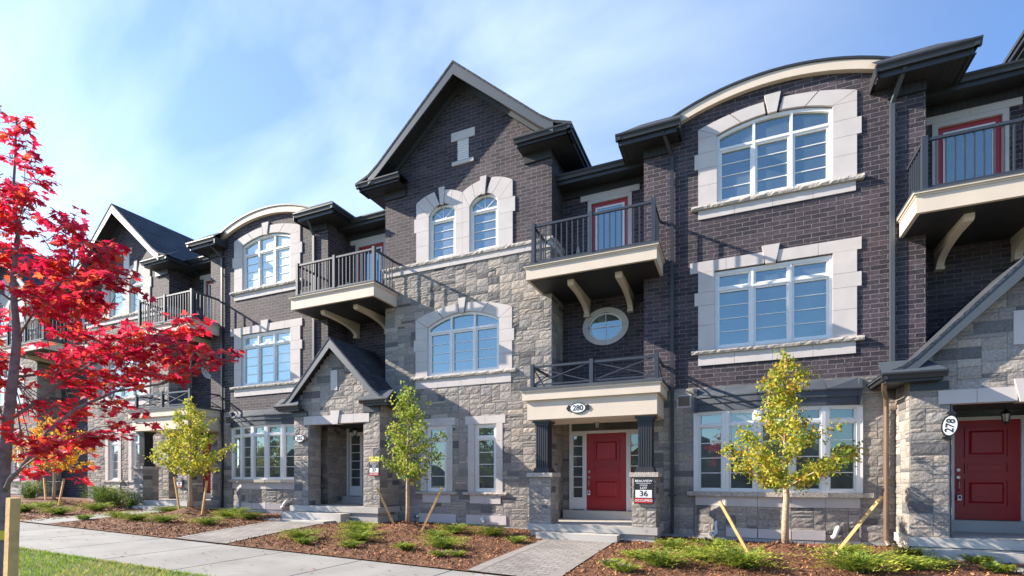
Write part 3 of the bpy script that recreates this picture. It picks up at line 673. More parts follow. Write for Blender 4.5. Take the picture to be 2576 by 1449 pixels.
    # vents and pipes at the foot of the bay
    vp = MB(); vp.tube([(3.3, .0, .47), (3.3, -.09, .48), (3.38, -.12, .40)], .04, 10); vp.build('vent_pipe', 'pvc', h); vp = MB(); vp.tube([(1.2, 0, .5), (1.2, -.1, .5)], .035, 8); vp.build('vent_pipe', 'pvc', h)

# ------------------------------------------------------------------ house with the arched bay (Q)
def archwin_A(h):
    sr = MB(); jambs(sr, 1.64, 3.91, 1.24, 4.34, 7.88, 9.45, [(1.2, 0), (1, 0), (.9, 1), (.9, 0)], .08); archhead(sr, 1.64, 3.91, 1.24, 4.34, 9.45, 9.66, 9.66, 9.92, 2, kup=.12, kw=.26)
    sr.build('window_surround', 'cast', h); sr = MB(); blocks(sr, 1.24, 4.32, 7.58, 7.78, -.03, .06, 4); sr.build('apron_band', 'cast', h)
    rs = MB(); rough_sill(rs, 1.09, 4.46, 7.78, 7.88, -.1, 9); rs.build('window_sill', 'sill', h)
    window(h, 1.64, 3.91, 7.88, 9.43, 9.64, 3, 9.12, 3)
    sr = MB(); jambs(sr, 1.59, 3.91, 1.24, 4.34, 4.55, 6.35, [(1.25, 0), (1, 0), (.65, 1), (1, 0)], .08); lintel(sr, 1.06, 4.42, 6.35, 6.60, 2, kw=.26)
    sr.build('window_surround', 'cast', h); sr = MB(); blocks(sr, 1.24, 4.32, 4.20, 4.45, -.03, .06, 4); sr.build('apron_band', 'cast', h)
    rs = MB(); rough_sill(rs, 1.09, 4.46, 4.45, 4.55, -.1, 10); rs.build('window_sill', 'sill', h)
    window(h, 1.59, 3.91, 4.55, 6.33, 6.33, 3, 5.92, 3)
def bow(h):
    """five-light bow window on a faceted stone base, under a metal canopy"""
    xs = lin(1.19, 4.39, 5); c = 2.79
    yy = lambda x: -.30*(1-((x-c)/1.62)**2)+.0
    pts = [(x, min(-.03, yy(x))) for x in xs]
    z0, z1 = 1.30, 3.12
    f = MB(); p = MB(); k = MB(); fl = MB(); stn = MB(); sl_ = MB(); bd = MB(); bd2 = MB()
    for (a, b) in zip(pts, pts[1:]):
        A = Vector((a[0], a[1], 0)); B = Vector((b[0], b[1], 0)); d = (B-A); Ln = d.length; d.normalize(); nn = Vector((d.y, -d.x, 0))
        def bx(mb, u0, u1, e0, e1, za, zb):
            v = []
            for z in (za, zb):
                for u, e in ((u0, e0), (u1, e0), (u1, e1), (u0, e1)): q = A+d*u+nn*e; v.append((q.x, q.y, z))
            mb.add(v, [(0, 3, 2, 1), (4, 5, 6, 7), (0, 1, 5, 4), (1, 2, 6, 5), (2, 3, 7, 6), (3, 0, 4, 7)])
        zt = 2.80
        bx(f, 0, .07, -.08, .02, z0, z1); bx(f, Ln-.07, Ln, -.08, .02, z0, z1); bx(f, .055, Ln-.055, -.07, .012, z0, z0+.05); bx(f, .055, Ln-.055, -.07, .012, z1-.05, z1); bx(f, .055, Ln-.055, -.07, .014, zt-.03, zt+.03)
        for lo, hi in ((z0+.05, zt-.03), (zt+.03, z1-.05)):
            bx(f, .07, .105, -.06, -.01, lo, hi); bx(f, Ln-.105, Ln-.07, -.06, -.01, lo, hi); bx(f, .09, Ln-.09, -.06, -.01, lo, lo+.03); bx(f, .09, Ln-.09, -.06, -.01, hi-.03, hi)
        for i in (1, 2, 3): z = z0+.08+(zt-z0-.14)*i/4; bx(f, .09, Ln-.09, -.045, -.03, z-.009, z+.009)
        q = [A+d*.06+nn*-.045, A+d*(Ln-.06)+nn*-.045]
        p.face([(q[0].x, q[0].y, z0+.03), (q[1].x, q[1].y, z0+.03), (q[1].x, q[1].y, z1-.03), (q[0].x, q[0].y, z1-.03)])
        bx(k, -.005, Ln+.005, -.1, .05, z1, z1+.17); bx(k, -.01, Ln+.01, -.1, .075, z1+.17, 3.46)
        bx(bd, 0.0, Ln-.004, -.1, .02, .98, 1.2); bx(sl_, -.02, Ln+.02, -.2, .09, 1.2, 1.30)
        ashlar(stn, (a[0], a[1]), (d.x, d.y), (nn.x, nn.y), Ln, .28, .98, (), 40+int(a[0]*10))
        bx(bd2, .01, Ln-.005, -.1, .035, .30, .50) if abs((a[0]+b[0])/2-c) < .9 else None
        # sloped canopy
        f0 = A+nn*.1; f1 = B+nn*.1
        fl.face([(f0.x, f0.y, 3.46), (f1.x, f1.y, 3.46), (b[0], .0, 3.70), (a[0], .0, 3.70)]); fl.face([(f0.x, f0.y, 3.43), (f1.x, f1.y, 3.43), (f1.x, f1.y, 3.46), (f0.x, f0.y, 3.46)])
    f.box(xs[0]-.05, xs[0], -.05, .05, z0, z1); f.box(xs[-1], xs[-1]+.05, -.05, .05, z0, z1)
    sl_.box(1.0, 1.2, -.09, .0, 1.2, 1.295); sl_.box(4.38, 4.62, -.09, .0, 1.2, 1.295)
    fo = f.build('bow_window', 'white', h); p.build('pane', 'darkglass', fo)
    fl.build('bow_canopy', 'flash', h); bd.build('bow_band', 'cast', h); bd2.build('basement_band', 'cast', h); sl_.build('bow_sill', 'sill', h)
    for s_, q in ((-1, pts[0]), (1, pts[-1])):
        k.box(q[0]-.03, q[0]+.03, q[1]-.09, .02, 3.11, 3.66); stn.box(q[0]-.02, q[0]+.02, q[1]-.02, .02, .28, 1.2, 0, (.27, .25, .23))
    g = MB(); g.face([(q[0], q[1], 1.25) for q in pts]); g.face([(q[0], q[1]+.0, 3.15) for q in pts][::-1]); g.build('bow_board', 'white', h); k.build('bow_fascia', 'flash', h); stn.build('bow_base', ['stone', 'mortar'], h)
def wing_eave(h, x0, x1, outer):
    """low hipped eave over a wing of the arched bay; outer=+1 right-hand wing, -1 left-hand"""
    e = MB(); z = 9.74; y0 = -.55; xo = x1 if outer > 0 else x0
    gutter(e, x0, x1, y0, z, .14); e.box(x0+.08, x1-.08, y0+.11, y0+.15, z-.24, z-.02)
    guttery(e, xo, y0+.02, .42, z, .14, s=outer); e.box(xo-outer*.11, xo-outer*.15, y0+.1, .9, z-.24, z-.02)
    xi = x0 if outer > 0 else x1
    e.box(xi-.012, xi+.012, y0+.03, .0, z-.24, z-.01)
    e.build('eave_gutter', 'dark', h)
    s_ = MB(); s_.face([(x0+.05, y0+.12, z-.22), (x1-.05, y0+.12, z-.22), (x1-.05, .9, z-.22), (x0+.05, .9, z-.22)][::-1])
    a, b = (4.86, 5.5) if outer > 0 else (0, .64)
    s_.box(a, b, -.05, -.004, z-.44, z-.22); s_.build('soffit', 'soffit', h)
    r = MB(); xm = xo-outer*.52
    r.face([(x0, y0+.01, z-.01), (x1, y0+.01, z-.01), (xm if outer > 0 else xi, -.02, z+.42), (xi if outer > 0 else xm, -.02, z+.42)])
    q = [(xo, y0+.01, z-.01), (xo, 1.5, z-.01), (xm, 1.5, z+.42), (xm, -.02, z+.42)]; r.face(q if outer > 0 else q[::-1])
    q = [(xm, -.02, z+.42), (xm, 1.5, z+.42), (xi, 1.5, z+.42), (xi, -.02, z+.42)]; r.face(q if outer > 0 else q[::-1])
    r.build('wing_roof', 'shingle', h)
def house_Q(h):
    W_ = 5.5; c = 2.78; xa, xb = .66, 4.90
    arc = lambda x: arcz(x, xa, xb, 10.02, 10.46)
    b = MB()
    panel(b, 0, W_, 3.7, 9.66, [(1.64, 3.91, 7.8, 9.66), (1.59, 3.91, 4.5, 6.34)], 0)
    X = lin(xa, xb, 16)
    for p, q in zip(X, X[1:]): b.face([(p, 0, 9.66), (q, 0, 9.66), (q, 0, arc(q)), (p, 0, arc(p))])
    b.face([(W_, 0, 3.2), (W_, .9, 3.2), (W_, .9, 9.66), (W_, 0, 9.66)]); b.face([(0, .9, 3.2), (0, 0, 3.2), (0, 0, 9.66), (0, .9, 9.66)])
    b.build('brick_wall', 'brick', h)
    f = MB(); rf = MB()
    for p, q in zip(X, X[1:]):
        f.prism([(p, arc(p)-.20), (q, arc(q)-.20), (q, arc(q)), (p, arc(p))], -.12, -.002)
        rf.prism([(p, arc(p)+.002), (q, arc(q)+.002), (q, arc(q)+.05), (p, arc(p)+.05)], -.15, 5)
    f.build('arched_fascia', 'cream', h); rf.build('arched_roof', 'dark', h)
    s_ = MB(); ashlar(s_, (0, 0), (1, 0), (0, -1), W_, .28, 3.7, [(1.19, 4.40, 0, 3.62), (.75, 1.09, 3.25, 3.56)], 51)
    ashlar(s_, (W_, 0), (0, 1), (1, 0), .9, .5, 3.7, (), 52); ashlar(s_, (0, .9), (0, -1), (-1, 0), .9, .28, 3.7, (), 53)
    s_.box(1.0, 4.6, .004, .05, .28, 3.69, 1, (1, 1, 1)); s_.build('stone_wall', ['stone', 'mortar'], h)
    fd = MB(); fd.box(-.005, W_+.01, -.02, .9, -.7, .28); fd.prismz([(1.19, 0), (1.19, -.06), (1.83, -.22), (2.47, -.32), (3.11, -.32), (3.75, -.22), (4.39, -.06), (4.39, 0)], -.7, .28); fd.build('foundation', 'parge', h)
    archwin_A(h); bow(h)
    wing_eave(h, -.58, .88, -1); wing_eave(h, 4.57, 6.2, 1)
    bw = MB(); bw.box(2.0, 3.3, -.36, -.3, -.12, .18); 
    bo = bw.build('basement_window', 'white', h); bp = MB(); bp.face([(2.08, -.365, -.06), (3.22, -.365, -.06), (3.22, -.365, .13), (2.08, -.365, .13)]); bp.build('pane', 'darkglass', bo)
    vt = MB(); vt.box(.80, 1.05, -.02, .02, 3.29, 3.52, 1); 
    for i in range(4): vt.box(.83, 1.02, -.03, -.019, 3.315+i*.047, 3.345+i*.047, 2)
    vt.box(.76, 1.09, -.012, .03, 3.25, 3.56, 0); vt.build('wall_vent', ['cast', 'brown', 'brown'], h)
    vp = MB(); vp.tube([(1.63, -.03, .62), (1.63, -.12, .62), (1.63, -.14, .36), (1.56, -.16, .28), (1.50, -.16, .38)], .042, 10); vp.build('vent_pipe', 'pvc', h, smooth=True); vp = MB(); vp.tube([(3.98, -.1, .55), (3.97, -.26, .58), (3.93, -.3, .50), (3.90, -.32, .40), (3.85, -.34, .38)], .045, 10)
    vp.build('vent_pipe', 'pvc', h, smooth=True)
    recess(h, 5.5, 7.75, 0, dx=(5.95, 7.0))
    eave_recess(h, 5.5, 7.75); core(h, 0, 7.75)
    balcony(h, 5.03, 8.2, -1.1, 6.45, 6.82, (5.5, 7.75), .9)
    bo = [c_ for c_ in h.children if c_.name.split('.')[0] == 'balcony'][-1]
    for x in (5.95, 7.20): bracket(bo, x, .9, 6.45, 1.6, .44)
    # gabled porch
    pc = 6.63; y0 = -.9; s2 = MB(); pl, pr = pc-1.62, pc+1.62; zt = 3.62; top = lambda u: 5.27-abs(u-1.62)*1.03
    ashlar(s2, (pl, y0), (1, 0), (0, -1), pr-pl, .52, 5.1, [(.62, 2.66, 0, 3.0), (.45, 2.75, 2.9, 3.2), (1.45, 1.72, 3.95, 4.5)], 61, top)
    ashlar(s2, (pr, y0), (0, 1), (1, 0), .9, .28, 3.5, (), 62); ashlar(s2, (pl, 0), (0, -1), (-1, 0), .9, .28, 3.5, (), 63)
    ashlar(s2, (pl+.62, y0), (0, 1), (1, 0), .45, .52, 2.95, (), 64); ashlar(s2, (pr-.55, y0+.45), (0, -1), (-1, 0), .45, .52, 2.95, (), 65)
    ashlar(s2, (5.5, .9), (1, 0), (0, -1), .12, .5, 3.4, (), 66); ashlar(s2, (7.4, .9), (1, 0), (0, -1), .35, .5, 3.4, (), 67); ashlar(s2, (5.5, 0), (0, 1), (1, 0), .9, .5, 3.4, (), 68)
    s2.build('porch_wall', ['stone', 'mortar'], h)
    pb = MB(); pb.box(pl+.012, pl+.60, y0+.008, y0+.45, .5, 3.3); pb.box(pr-.54, pr-.01, y0+.008, y0+.45, .5, 3.3); pb.box(pl+.01, pr-.01, y0+.006, y0+.2, 2.97, 3.5)
    pb.prism([(pl+.1, 3.5), (pr-.1, 3.5), (pc, 5.1)], y0+.006, y0+.2); pb.build('porch_core', 'mortar', h)
    ct = MB(); lintel(ct, pl+.42, pr-.36, 2.95, 3.2, 2, y0=y0-.03, y1=y0+.2, kw=.26); ct.build('porch_lintel', 'cast', h); ct = MB(); ct.box(pl+1.47, pl+1.72, y0-.03, y0+.02, 3.93, 4.52); ct.build('gable_tablet', 'cast', h)
    pcl = MB(); pcl.face([(pl+.3, y0+.2, 2.99), (pr-.3, y0+.2, 2.99), (pr-.3, .9, 2.99), (pl+.3, .9, 2.99)][::-1]); pcl.box(5.5, 7.75, .05, .8, 3.3, 3.4); pcl.build('porch_ceiling', 'soffit', h)
    # porch roof
    yf = -1.16; hw = 1.8; zp = 5.45; sl = 1.03; zg = 3.54; he = 2.12; r = MB(); t = .06; prof = [(0, zp), (hw-.22, zp-(hw-.22)*sl), (hw, zp-hw*sl+.06), (he, zg)]
    for s_ in (-1, 1):
        for (a, za), (b_, zb) in zip(prof, prof[1:]):
            P = [(pc+s_*a, za), (pc+s_*b_, zb), (pc+s_*b_, zb-t), (pc+s_*a, za-t)]
            r.prism(P if s_ < 0 else P[::-1], yf, 0.0 if a > .9 else 0)
        a = 1.12
        P = [(pc, zp), (pc+s_*a, zp-a*sl), (pc+s_*a, zp-a*sl-t), (pc, zp-t)]
        r.prism(P if s_ < 0 else P[::-1], 0, .9)
    r.build('porch_roof', 'shingle', h)
    k = MB(); w = .17
    for s_ in (-1, 1):
        for (a, za), (b_, zb) in zip(prof[:3], prof[1:3]):
            P = [(pc+s_*a, za-t), (pc+s_*b_, zb-t), (pc+s_*b_, zb-t-w*1.1), (pc+s_*a, za-t-w*(1.5 if a == 0 else 1.1))]
            k.prism(P if s_ > 0 else P[::-1], yf+.01, yf+.04)
    k.build('porch_bargeboard', 'rake', h)
    so_ = MB()
    for s_ in (-1, 1):
        b_ = hw-.05; q = [(pc, yf+.03, zp-t-.1), (pc+s_*b_, yf+.03, zp-b_*sl-t-.1), (pc+s_*b_, y0, zp-b_*sl-t-.1), (pc, y0, zp-t-.1)]; so_.face(q if s_ > 0 else q[::-1])
    so_.build('porch_soffit', 'soffit', h)
    for s_ in (-1, 1):
        e = MB(); xo = pc+s_*he; xi = pc+s_*(he-.98); a, b_ = min(xo, xi), max(xo, xi)
        gutter(e, a, b_, yf-.08, zg, .12, .09); e.box(a+.08, b_-.05, yf+.02, y0, zg-.17, zg-.1); guttery(e, xo, yf-.06, -.02, zg, .12, .09, s=s_)
        e.box(min(xo-s_*.1, pc+s_*1.6), max(xo-s_*.1, pc+s_*1.6), y0, -.02, zg-.15, zg-.11)
        x2, x3 = sorted((pc+s_*1.62, pc+s_*1.05)); e.box(x2, x3, y0-.045, y0-.003, zg-.32, zg-.17)
        e.add([(a, yf-.06, zg-.005), (b_, yf-.06, zg-.005), (b_ if s_ > 0 else b_-.25, y0-.03, zg+.26), (a+.25 if s_ > 0 else a, y0-.03, zg+.26)], [(0, 1, 2, 3)], 1)
        e.build('porch_eave', ['dark', 'rake'], h)
    # entrance
    y = .84; fr = MB()
    fr.box(5.54, 5.60, y-.03, y+.1, .74, 3.2); fr.box(7.34, 7.40, y-.03, y+.1, .74, 3.2); fr.box(5.6, 7.34, y-.03, y+.1, 3.14, 3.2); fr.box(5.6, 7.34, y-.025, y+.1, 2.79, 2.86); fr.box(6.14, 6.20, y-.03, y+.1, .74, 2.79); fr.box(7.26, 7.34, y-.03, y+.1, .74, 2.79)
    do = fr.build('door_frame', 'white', h); p = MB(); p.face([(5.59, y+.03, 2.85), (7.35, y+.03, 2.85), (7.35, y+.03, 3.15), (5.59, y+.03, 3.15)]); p.build('transom_pane', 'darkglass', do)
    door(h, 6.20, 7.26, .75, 2.79, y+.02); sidelight(h, 5.66, 6.14, .76, 2.79, y)
    c_ = MB(); c_.box(pl-.05, pr+.03, -1.02, 0, .35, .515); c_.box(5.51, 7.74, 0, .9, .35, .514); c_.box(5.52, 7.6, .62, .9, .514, .74); c_.box(pl+.02, pr-.03, -.96, -.02, -.6, .35)
    c_.box(pl+.05, pr-.95, -1.42, -1.02, -.2, .33); c_.box(pl-.25, pr-1.15, -1.86, -1.42, -.4, .15); c_.build('porch_steps', 'step', h)
    lantern(h, pc+.05, -.1, 2.99)
    downspout(h, .665, -.03, .3, 9.2, elbow=(.5, -.45, 9.6))

# ------------------------------------------------------------------ terrace
def shift_label(o, lab): o['label'] = lab
X0, DX = -9.68, 15.4
GRP = 'townhouses of the terrace'
P280 = empty('townhouse', (X0, 12.6, 0), 'tall gabled stone and brick townhouse with flat porch hood numbered 280 and red door', 'townhouse', GRP)
house_P(P280)
Q278 = empty('townhouse', (X0+7.65, 12.6, 0), 'townhouse with round-topped brick bay, bow window and gabled porch numbered 278 at right', 'townhouse', GRP)
house_Q(Q278)
P284 = empty('townhouse', (X0-DX, 12.6, .29), 'distant gabled townhouse with flat porch hood behind the red maple', 'townhouse', GRP)
house_P(P284, dz=-.85)
Q282 = copy_tree(Q278); Q282.location = (X0+7.65-DX, 12.6, .26); Q282['label'] = 'arched-bay townhouse with gabled porch numbered 282 left of the tall centre gable'
for hh in (P284,):
    for ch in hh.children_recursive:
        if ch.name.split('.')[0] == 'pane' and ch.parent.name.split('.')[0] == 'window':
            ch.data = ch.data.copy(); ch.data.materials.clear(); ch.data.materials.append(M['curtain'])
for hh in (Q282,):
    for ch in hh.children_recursive:
        if ch.name.split('.')[0] == 'pane' and ch.parent.name.split('.')[0] == 'window':
            ch.data = ch.data.copy(); ch.data.materials.clear(); ch.data.materials.append(M['curtain'])
PR = copy_tree(P280, skip=('number_plaque',)); PR.location = (X0+DX, 12.6, -.22); PR['label'] = 'gabled townhouse whose eave just enters the top right corner'
PE = empty('townhouse', (-34.3, 12.6, .55), 'farthest stone townhouse at the left edge, half hidden by the red maple', 'townhouse', GRP)
house_P(PE, end=True, dz=-.85)
number_plaque(P280, '280', 6.35, -1.18, 3.22)
number_plaque(Q282, '282', 5.30, -.96, 2.55)
number_plaque(Q278, '278', 5.58, -.97, 2.55, turned=True)
downspout(P280, -.12, -.02, .25, 3.6, elbow=(-.2, -.05, 3.75)); downspout(P280, 5.16, -.20, .5, 3.0, w=.06)
q = MB(); q.tube([(4.62, -.9, 3.4), (4.66, -.7, 3.3), (4.80, -.2, 3.22), (4.83, -.08, 3.05), (4.83, -.07, .34), (4.86, -.16, .24)], .045, 8); q.build('downspout', 'brown', Q278)
q = MB(); q.box(4.90, 4.98, -.07, -.01, 3.9, 9.2); q.bar((4.94, -.04, 9.2), (5.05, -.45, 9.6), .07, .06); q.build('downspout', 'rake', Q278)
q = MB(); q.box(4.90, 4.98, -.07, -.01, 3.9, 9.2); q.bar((4.94, -.04, 9.2), (5.05, -.45, 9.6), .07, .06); q.build('downspout', 'rake', Q282)

# lot signs and lock boxes
def lot_sign(num, loc, label, w=.42, h=.56):
    t = empty('lot_sign', loc, label, 'sign', None)
    b = MB(); b.box(-w/2, w/2, -.01, .0, -h/2, h/2); b.build('sign_board', 'black', t)
    b = MB(); b.box(-w*.42, w*.42, -.014, -.0101, -h*.26, h*.04); b.build('number_panel', 'plaque', t)
    b = MB(); b.box(-w*.46, w*.46, -.013, -.0101, -h*.47, -h*.28); b.build('red_strip', 'signred', t)
    text(num, h*.30, 'numerals', 'black', t, (0, -.016, -h*.11), sx=1.1)
    text('LOT', h*.13, 'lettering', 'plaque', t, (0, -.012, h*.115), sx=1.1)
    text('OCCUPIED', h*.12, 'lettering', 'plaque', t, (0, -.015, -h*.375), sx=1.15)
    text('BEAUVIEW', h*.12, 'lettering', 'plaque', t, (0, -.012, h*.39), sx=1.15)
    q = MB(); q.box(-w*.38, w*.38, -.0125, -.01, h*.295, h*.31); q.box(-w*.2, w*.2, -.0125, -.01, h*.22, h*.24); q.build('sign_rule', 'plaque', t)
    return t
lot_sign('36', (X0+7.84, 12.6-1.20, 1.32), 'black lot 36 sign on the stone pier right of the red door')
t = lot_sign('37', (-9.33, 12.6-.96, 1.87), 'small lot 37 sign on the porch pier of house 282', .36, .42)
q = MB(); q.box(-.18, .18, -.012, 0, .20, .34); q.build('sign_topper', 'signyel', t)
lot_sign('38', (-17.35, 12.6-1.20, 1.45), 'tiny far lot sign on the porch pier behind the yellow-green tree', .34, .34)
def lockbox(loc, label):
    m = MB(); m.box(-.035, .035, -.03, 0, -.06, .05); o = m.build('lockbox', 'plaque', None, label, cat='lockbox'); o.location = loc
    k = MB(); k.box(-.02, .02, -.033, -.0301, -.02, .03); k.build('keypad', 'black', o); k = MB(); k.tube([(-.02, -.015, .05), (-.02, -.015, .09), (.02, -.015, .09), (.02, -.015, .05)], .006, 6); k.build('shackle', 'metal', o)
lockbox((X0+6.075, 12.6+.80, 1.21), 'key lockbox hanging from the handle of door 280')
lockbox((X0+7.65+6.275, 12.6+.80, 1.20), 'white key lockbox hanging from the handle of door 278')

# ------------------------------------------------------------------ ground
def gz(X): return -.025*X
def bz(X, Y):
    w = .2+max(0, -(X+4))*.022; k = min(1, max(0, (Y-7.2)/5.0))**.7
    return gz(X)*(1-k)+w*k
MOUNDS = [(.83, 10.5, .26, 1.15), (-7.47, 10.6, .24, .95), (-15.6, 10.6, .24, 1.0), (-22.6, 10.3, .22, 1.0)]
def bedz(X, Y):
    z = bz(X, Y)+.02
    for a, b, h_, r_ in MOUNDS:
        d = ((X-a)**2+(Y-b)**2)/(r_*.55)**2; z += h_*math.exp(-d)
    return z
def grid(name, x0, x1, y0, y1, nx, ny, zf, m, kind='structure', inside=None):
    g = MB(); xs = lin(x0, x1, nx); ys = lin(y0, y1, ny); g.v = [(x, y, zf(x, y)) for x in xs for y in ys]
    for i in range(nx):
        for j in range(ny):
            if inside and not inside((xs[i]+xs[i+1])/2, (ys[j]+ys[j+1])/2): continue
            a = i*(ny+1)+j; g.f.append((a, a+ny+1, a+ny+2, a+1)); g.mi.append(0); g.c.append((1, 1, 1))
    return g.build(name, m, kind=kind, smooth=True)
grid('ground', -400, 400, -400, 400, 20, 20, lambda x, y: gz(max(-60, min(60, x)))-.75, 'grassb')
def inbed(X, Y):
    if not (7.2 < Y < 13.6): return False
    k = (Y-7.2)/4
    if -4.0 < X < -2.42 and Y < 11.1: return False
    if -11.1-k*.95 < X < -9.55-k*.85 and Y < 10.9: return False
    if -17.0-k*.8 < X < -15.9-k*1.3 and Y < 11.2: return False
    if X > 4.1 and Y < 10.7 and X < 5.8: return False
    return True
bed = grid('mulch_bed', -45, 14, 7.2, 13.2, 236, 34, lambda x, y: bedz(x, y), 'mulch')
R = random.Random(5)
# paths laid over the bed
def strip_path(name, La, Lb, Ra, Rb, m, dz=.03, border=None):
    n = 12; g = MB()
    for i in range(n):
        t0, t1 = i/n, (i+1)/n
        p = lambda A, B, t: (A[0]+(B[0]-A[0])*t, A[1]+(B[1]-A[1])*t)
        a, b, c, d = p(La, Lb, t0), p(Ra, Rb, t0), p(Ra, Rb, t1), p(La, Lb, t1)
        zz = lambda q: max(bedz(*q), bz(*q))+dz
        zm = lambda q: bz(*q)+dz
        g.face([(q[0], q[1], zm(q)) for q in (a, b, c, d)])
        g.face([(d[0], d[1], zm(d)), (d[0], d[1], zm(d)-.3), (a[0], a[1], zm(a)-.3), (a[0], a[1], zm(a))]); g.face([(b[0], b[1], zm(b)), (b[0], b[1], zm(b)-.3), (c[0], c[1], zm(c)-.3), (c[0], c[1], zm(c))])
        if border:
            bw = border
            for (A_, B_, C_, D_) in ((a, (a[0]+bw, a[1]), (d[0]+bw, d[1]), d), ((b[0]-bw, b[1]), b, c, (c[0]-bw, c[1]))):
                g.face([(q[0], q[1], zm(q)+.004) for q in (A_, B_, C_, D_)], 1)
    return g.build(name, [m, 'pborder'], kind='structure')
strip_path('paver_walkway', (-3.93, 7.2), (-4.0, 11.1), (-2.42, 7.2), (-2.42, 11.1), 'paver', border=.2)
strip_path('paver_walkway', (-11.1, 7.2), (-12.1, 10.8), (-9.5, 7.2), (-10.45, 10.8), 'paver', border=.16)
strip_path('concrete_path', (-17.4, 7.2), (-18.4, 11.1), (-16.1, 7.2), (-17.3, 11.1), 'walk')
strip_path('concrete_path', (4.4, 7.2), (3.95, 10.8), (6.2, 7.2), (6.0, 10.8), 'walk')
# sidewalk slabs with joints
sw = MB(); x = -60.0; i = 0; J = -6.05
xs = [J+1.83*k for k in range(-30, 16)]
for a, b in zip(xs, xs[1:]):
    g_ = .016
    n = 1; za, zb = gz(a+g_), gz(b-g_)
    sw.add([(a+g_, 4.96, za), (b-g_, 4.96, zb), (b-g_, 7.2, zb), (a+g_, 7.2, za), (a+g_, 4.96, za-.12), (b-g_, 4.96, zb-.12), (b-g_, 7.2, zb-.12), (a+g_, 7.2, za-.12)], [(0, 1, 2, 3), (0, 4, 5, 1), (2, 6, 7, 3), (1, 5, 6, 2), (3, 7, 4, 0)])
sw.build('sidewalk', 'walk', kind='structure')
grid('sidewalk_base', -60, 22, 4.96, 7.2, 40, 1, lambda x, y: gz(x)-.013, 'parge')
grid('grass_verge', -60, 22, .4, 4.955, 82, 6, lambda x, y: gz(x)-.012, 'grassb')
rd = MB(); rd.add([(-60, -9, 1.35), (22, -9, -.7), (22, .25, -.7), (-60, .25, 1.35)], [(0, 1, 2, 3)]); rd.build('road', 'asph', kind='structure')
kb = MB(); kb.add([(-60, .25, 1.35), (22, .25, -.7), (22, .25, -.54), (-60, .25, 1.51), (22, .4, -.54), (-60, .4, 1.51)], [(0, 1, 2, 3), (3, 2, 4, 5)]); kb.build('kerb', 'conc', kind='structure')
# grass blades on the near verge
gb = MB(); GC = [(.24, .36, .035), (.36, .46, .05), (.15, .28, .03), (.44, .46, .08), (.50, .44, .15)]
for k in range(30000):
    X = R.uniform(-19, -4.5); Y = R.uniform(2.6, 4.98) if R.random() < .85 else 4.96+abs(R.gauss(0, .02)); 
    if Y < 2.6+0*X: continue
    h_ = R.uniform(.03, .075); a = R.uniform(0, 6.28); w_ = .006; dx, dy = math.cos(a)*w_, math.sin(a)*w_; lx, ly = R.gauss(0, .025), R.gauss(0, .025); z = gz(X)-.012
    pn = math.sin(X*1.7)+math.sin(Y*2.9+X)
    c = R.choice(GC[:3] if pn > -.3 else GC[2:]); gb.face([(X-dx, Y-dy, z), (X+dx, Y+dy, z), (X+lx, Y+ly, z+h_)], 0, c)
gb.build('grass', 'blade', kind='stuff')
# mulch chips
mc = MB(); CC = [(.24, .095, .036), (.34, .145, .055), (.14, .055, .024), (.48, .25, .12), (.05, .022, .014)]
def chip(X, Y, s_=1):
    z = bedz(X, Y)+R.uniform(0, .02); a = R.uniform(0, 6.28); l = R.uniform(.025, .075)*s_; w_ = R.uniform(.008, .02)*s_; tz = R.gauss(0, .016)
    dx, dy = math.cos(a)*l/2, math.sin(a)*l/2; ex, ey = -math.sin(a)*w_/2, math.cos(a)*w_/2; r_ = R.gauss(0, .006)
    mc.face([(X-dx-ex, Y-dy-ey, z-tz), (X+dx-ex, Y+dy-ey, z+tz), (X+dx+ex, Y+dy+ey, z+tz+r_), (X-dx+ex, Y-dy+ey, z-tz+r_)], 0, R.choice(CC))
n = 0
while n < 26000:
    X = R.uniform(-13.5, 5.0); Y = R.uniform(7.22, 12.5)
    if inbed(X, Y): chip(X, Y); n += 1
n = 0
while n < 6000:
    X = R.uniform(-25, -13.5); Y = R.uniform(7.22, 12.0)
    if inbed(X, Y): chip(X, Y, 1.6); n += 1
mc.build('mulch', 'chip', kind='stuff')

# fallen leaves on the pavement and grass
fl_ = MB()
for k in range(240):
    X = R.uniform(-16, 3); Y = R.uniform(4.0, 7.3); a = R.uniform(0, 6.28); l = R.uniform(.015, .035); z = gz(X)+.006+R.uniform(0, .01)
    q = [(X+math.cos(a+b)*l*r_, Y+math.sin(a+b)*l*r_, z+R.uniform(0, .012)) for b, r_ in ((0, 1.2), (1.2, .6), (2.4, .9), (3.6, .9), (4.9, .6))]
    fl_.face(q, 0, R.choice([(.30, .05, .03), (.35, .24, .05), (.16, .08, .04), (.45, .30, .06)]))
fl_.build('fallen_leaves', 'chip', kind='stuff')
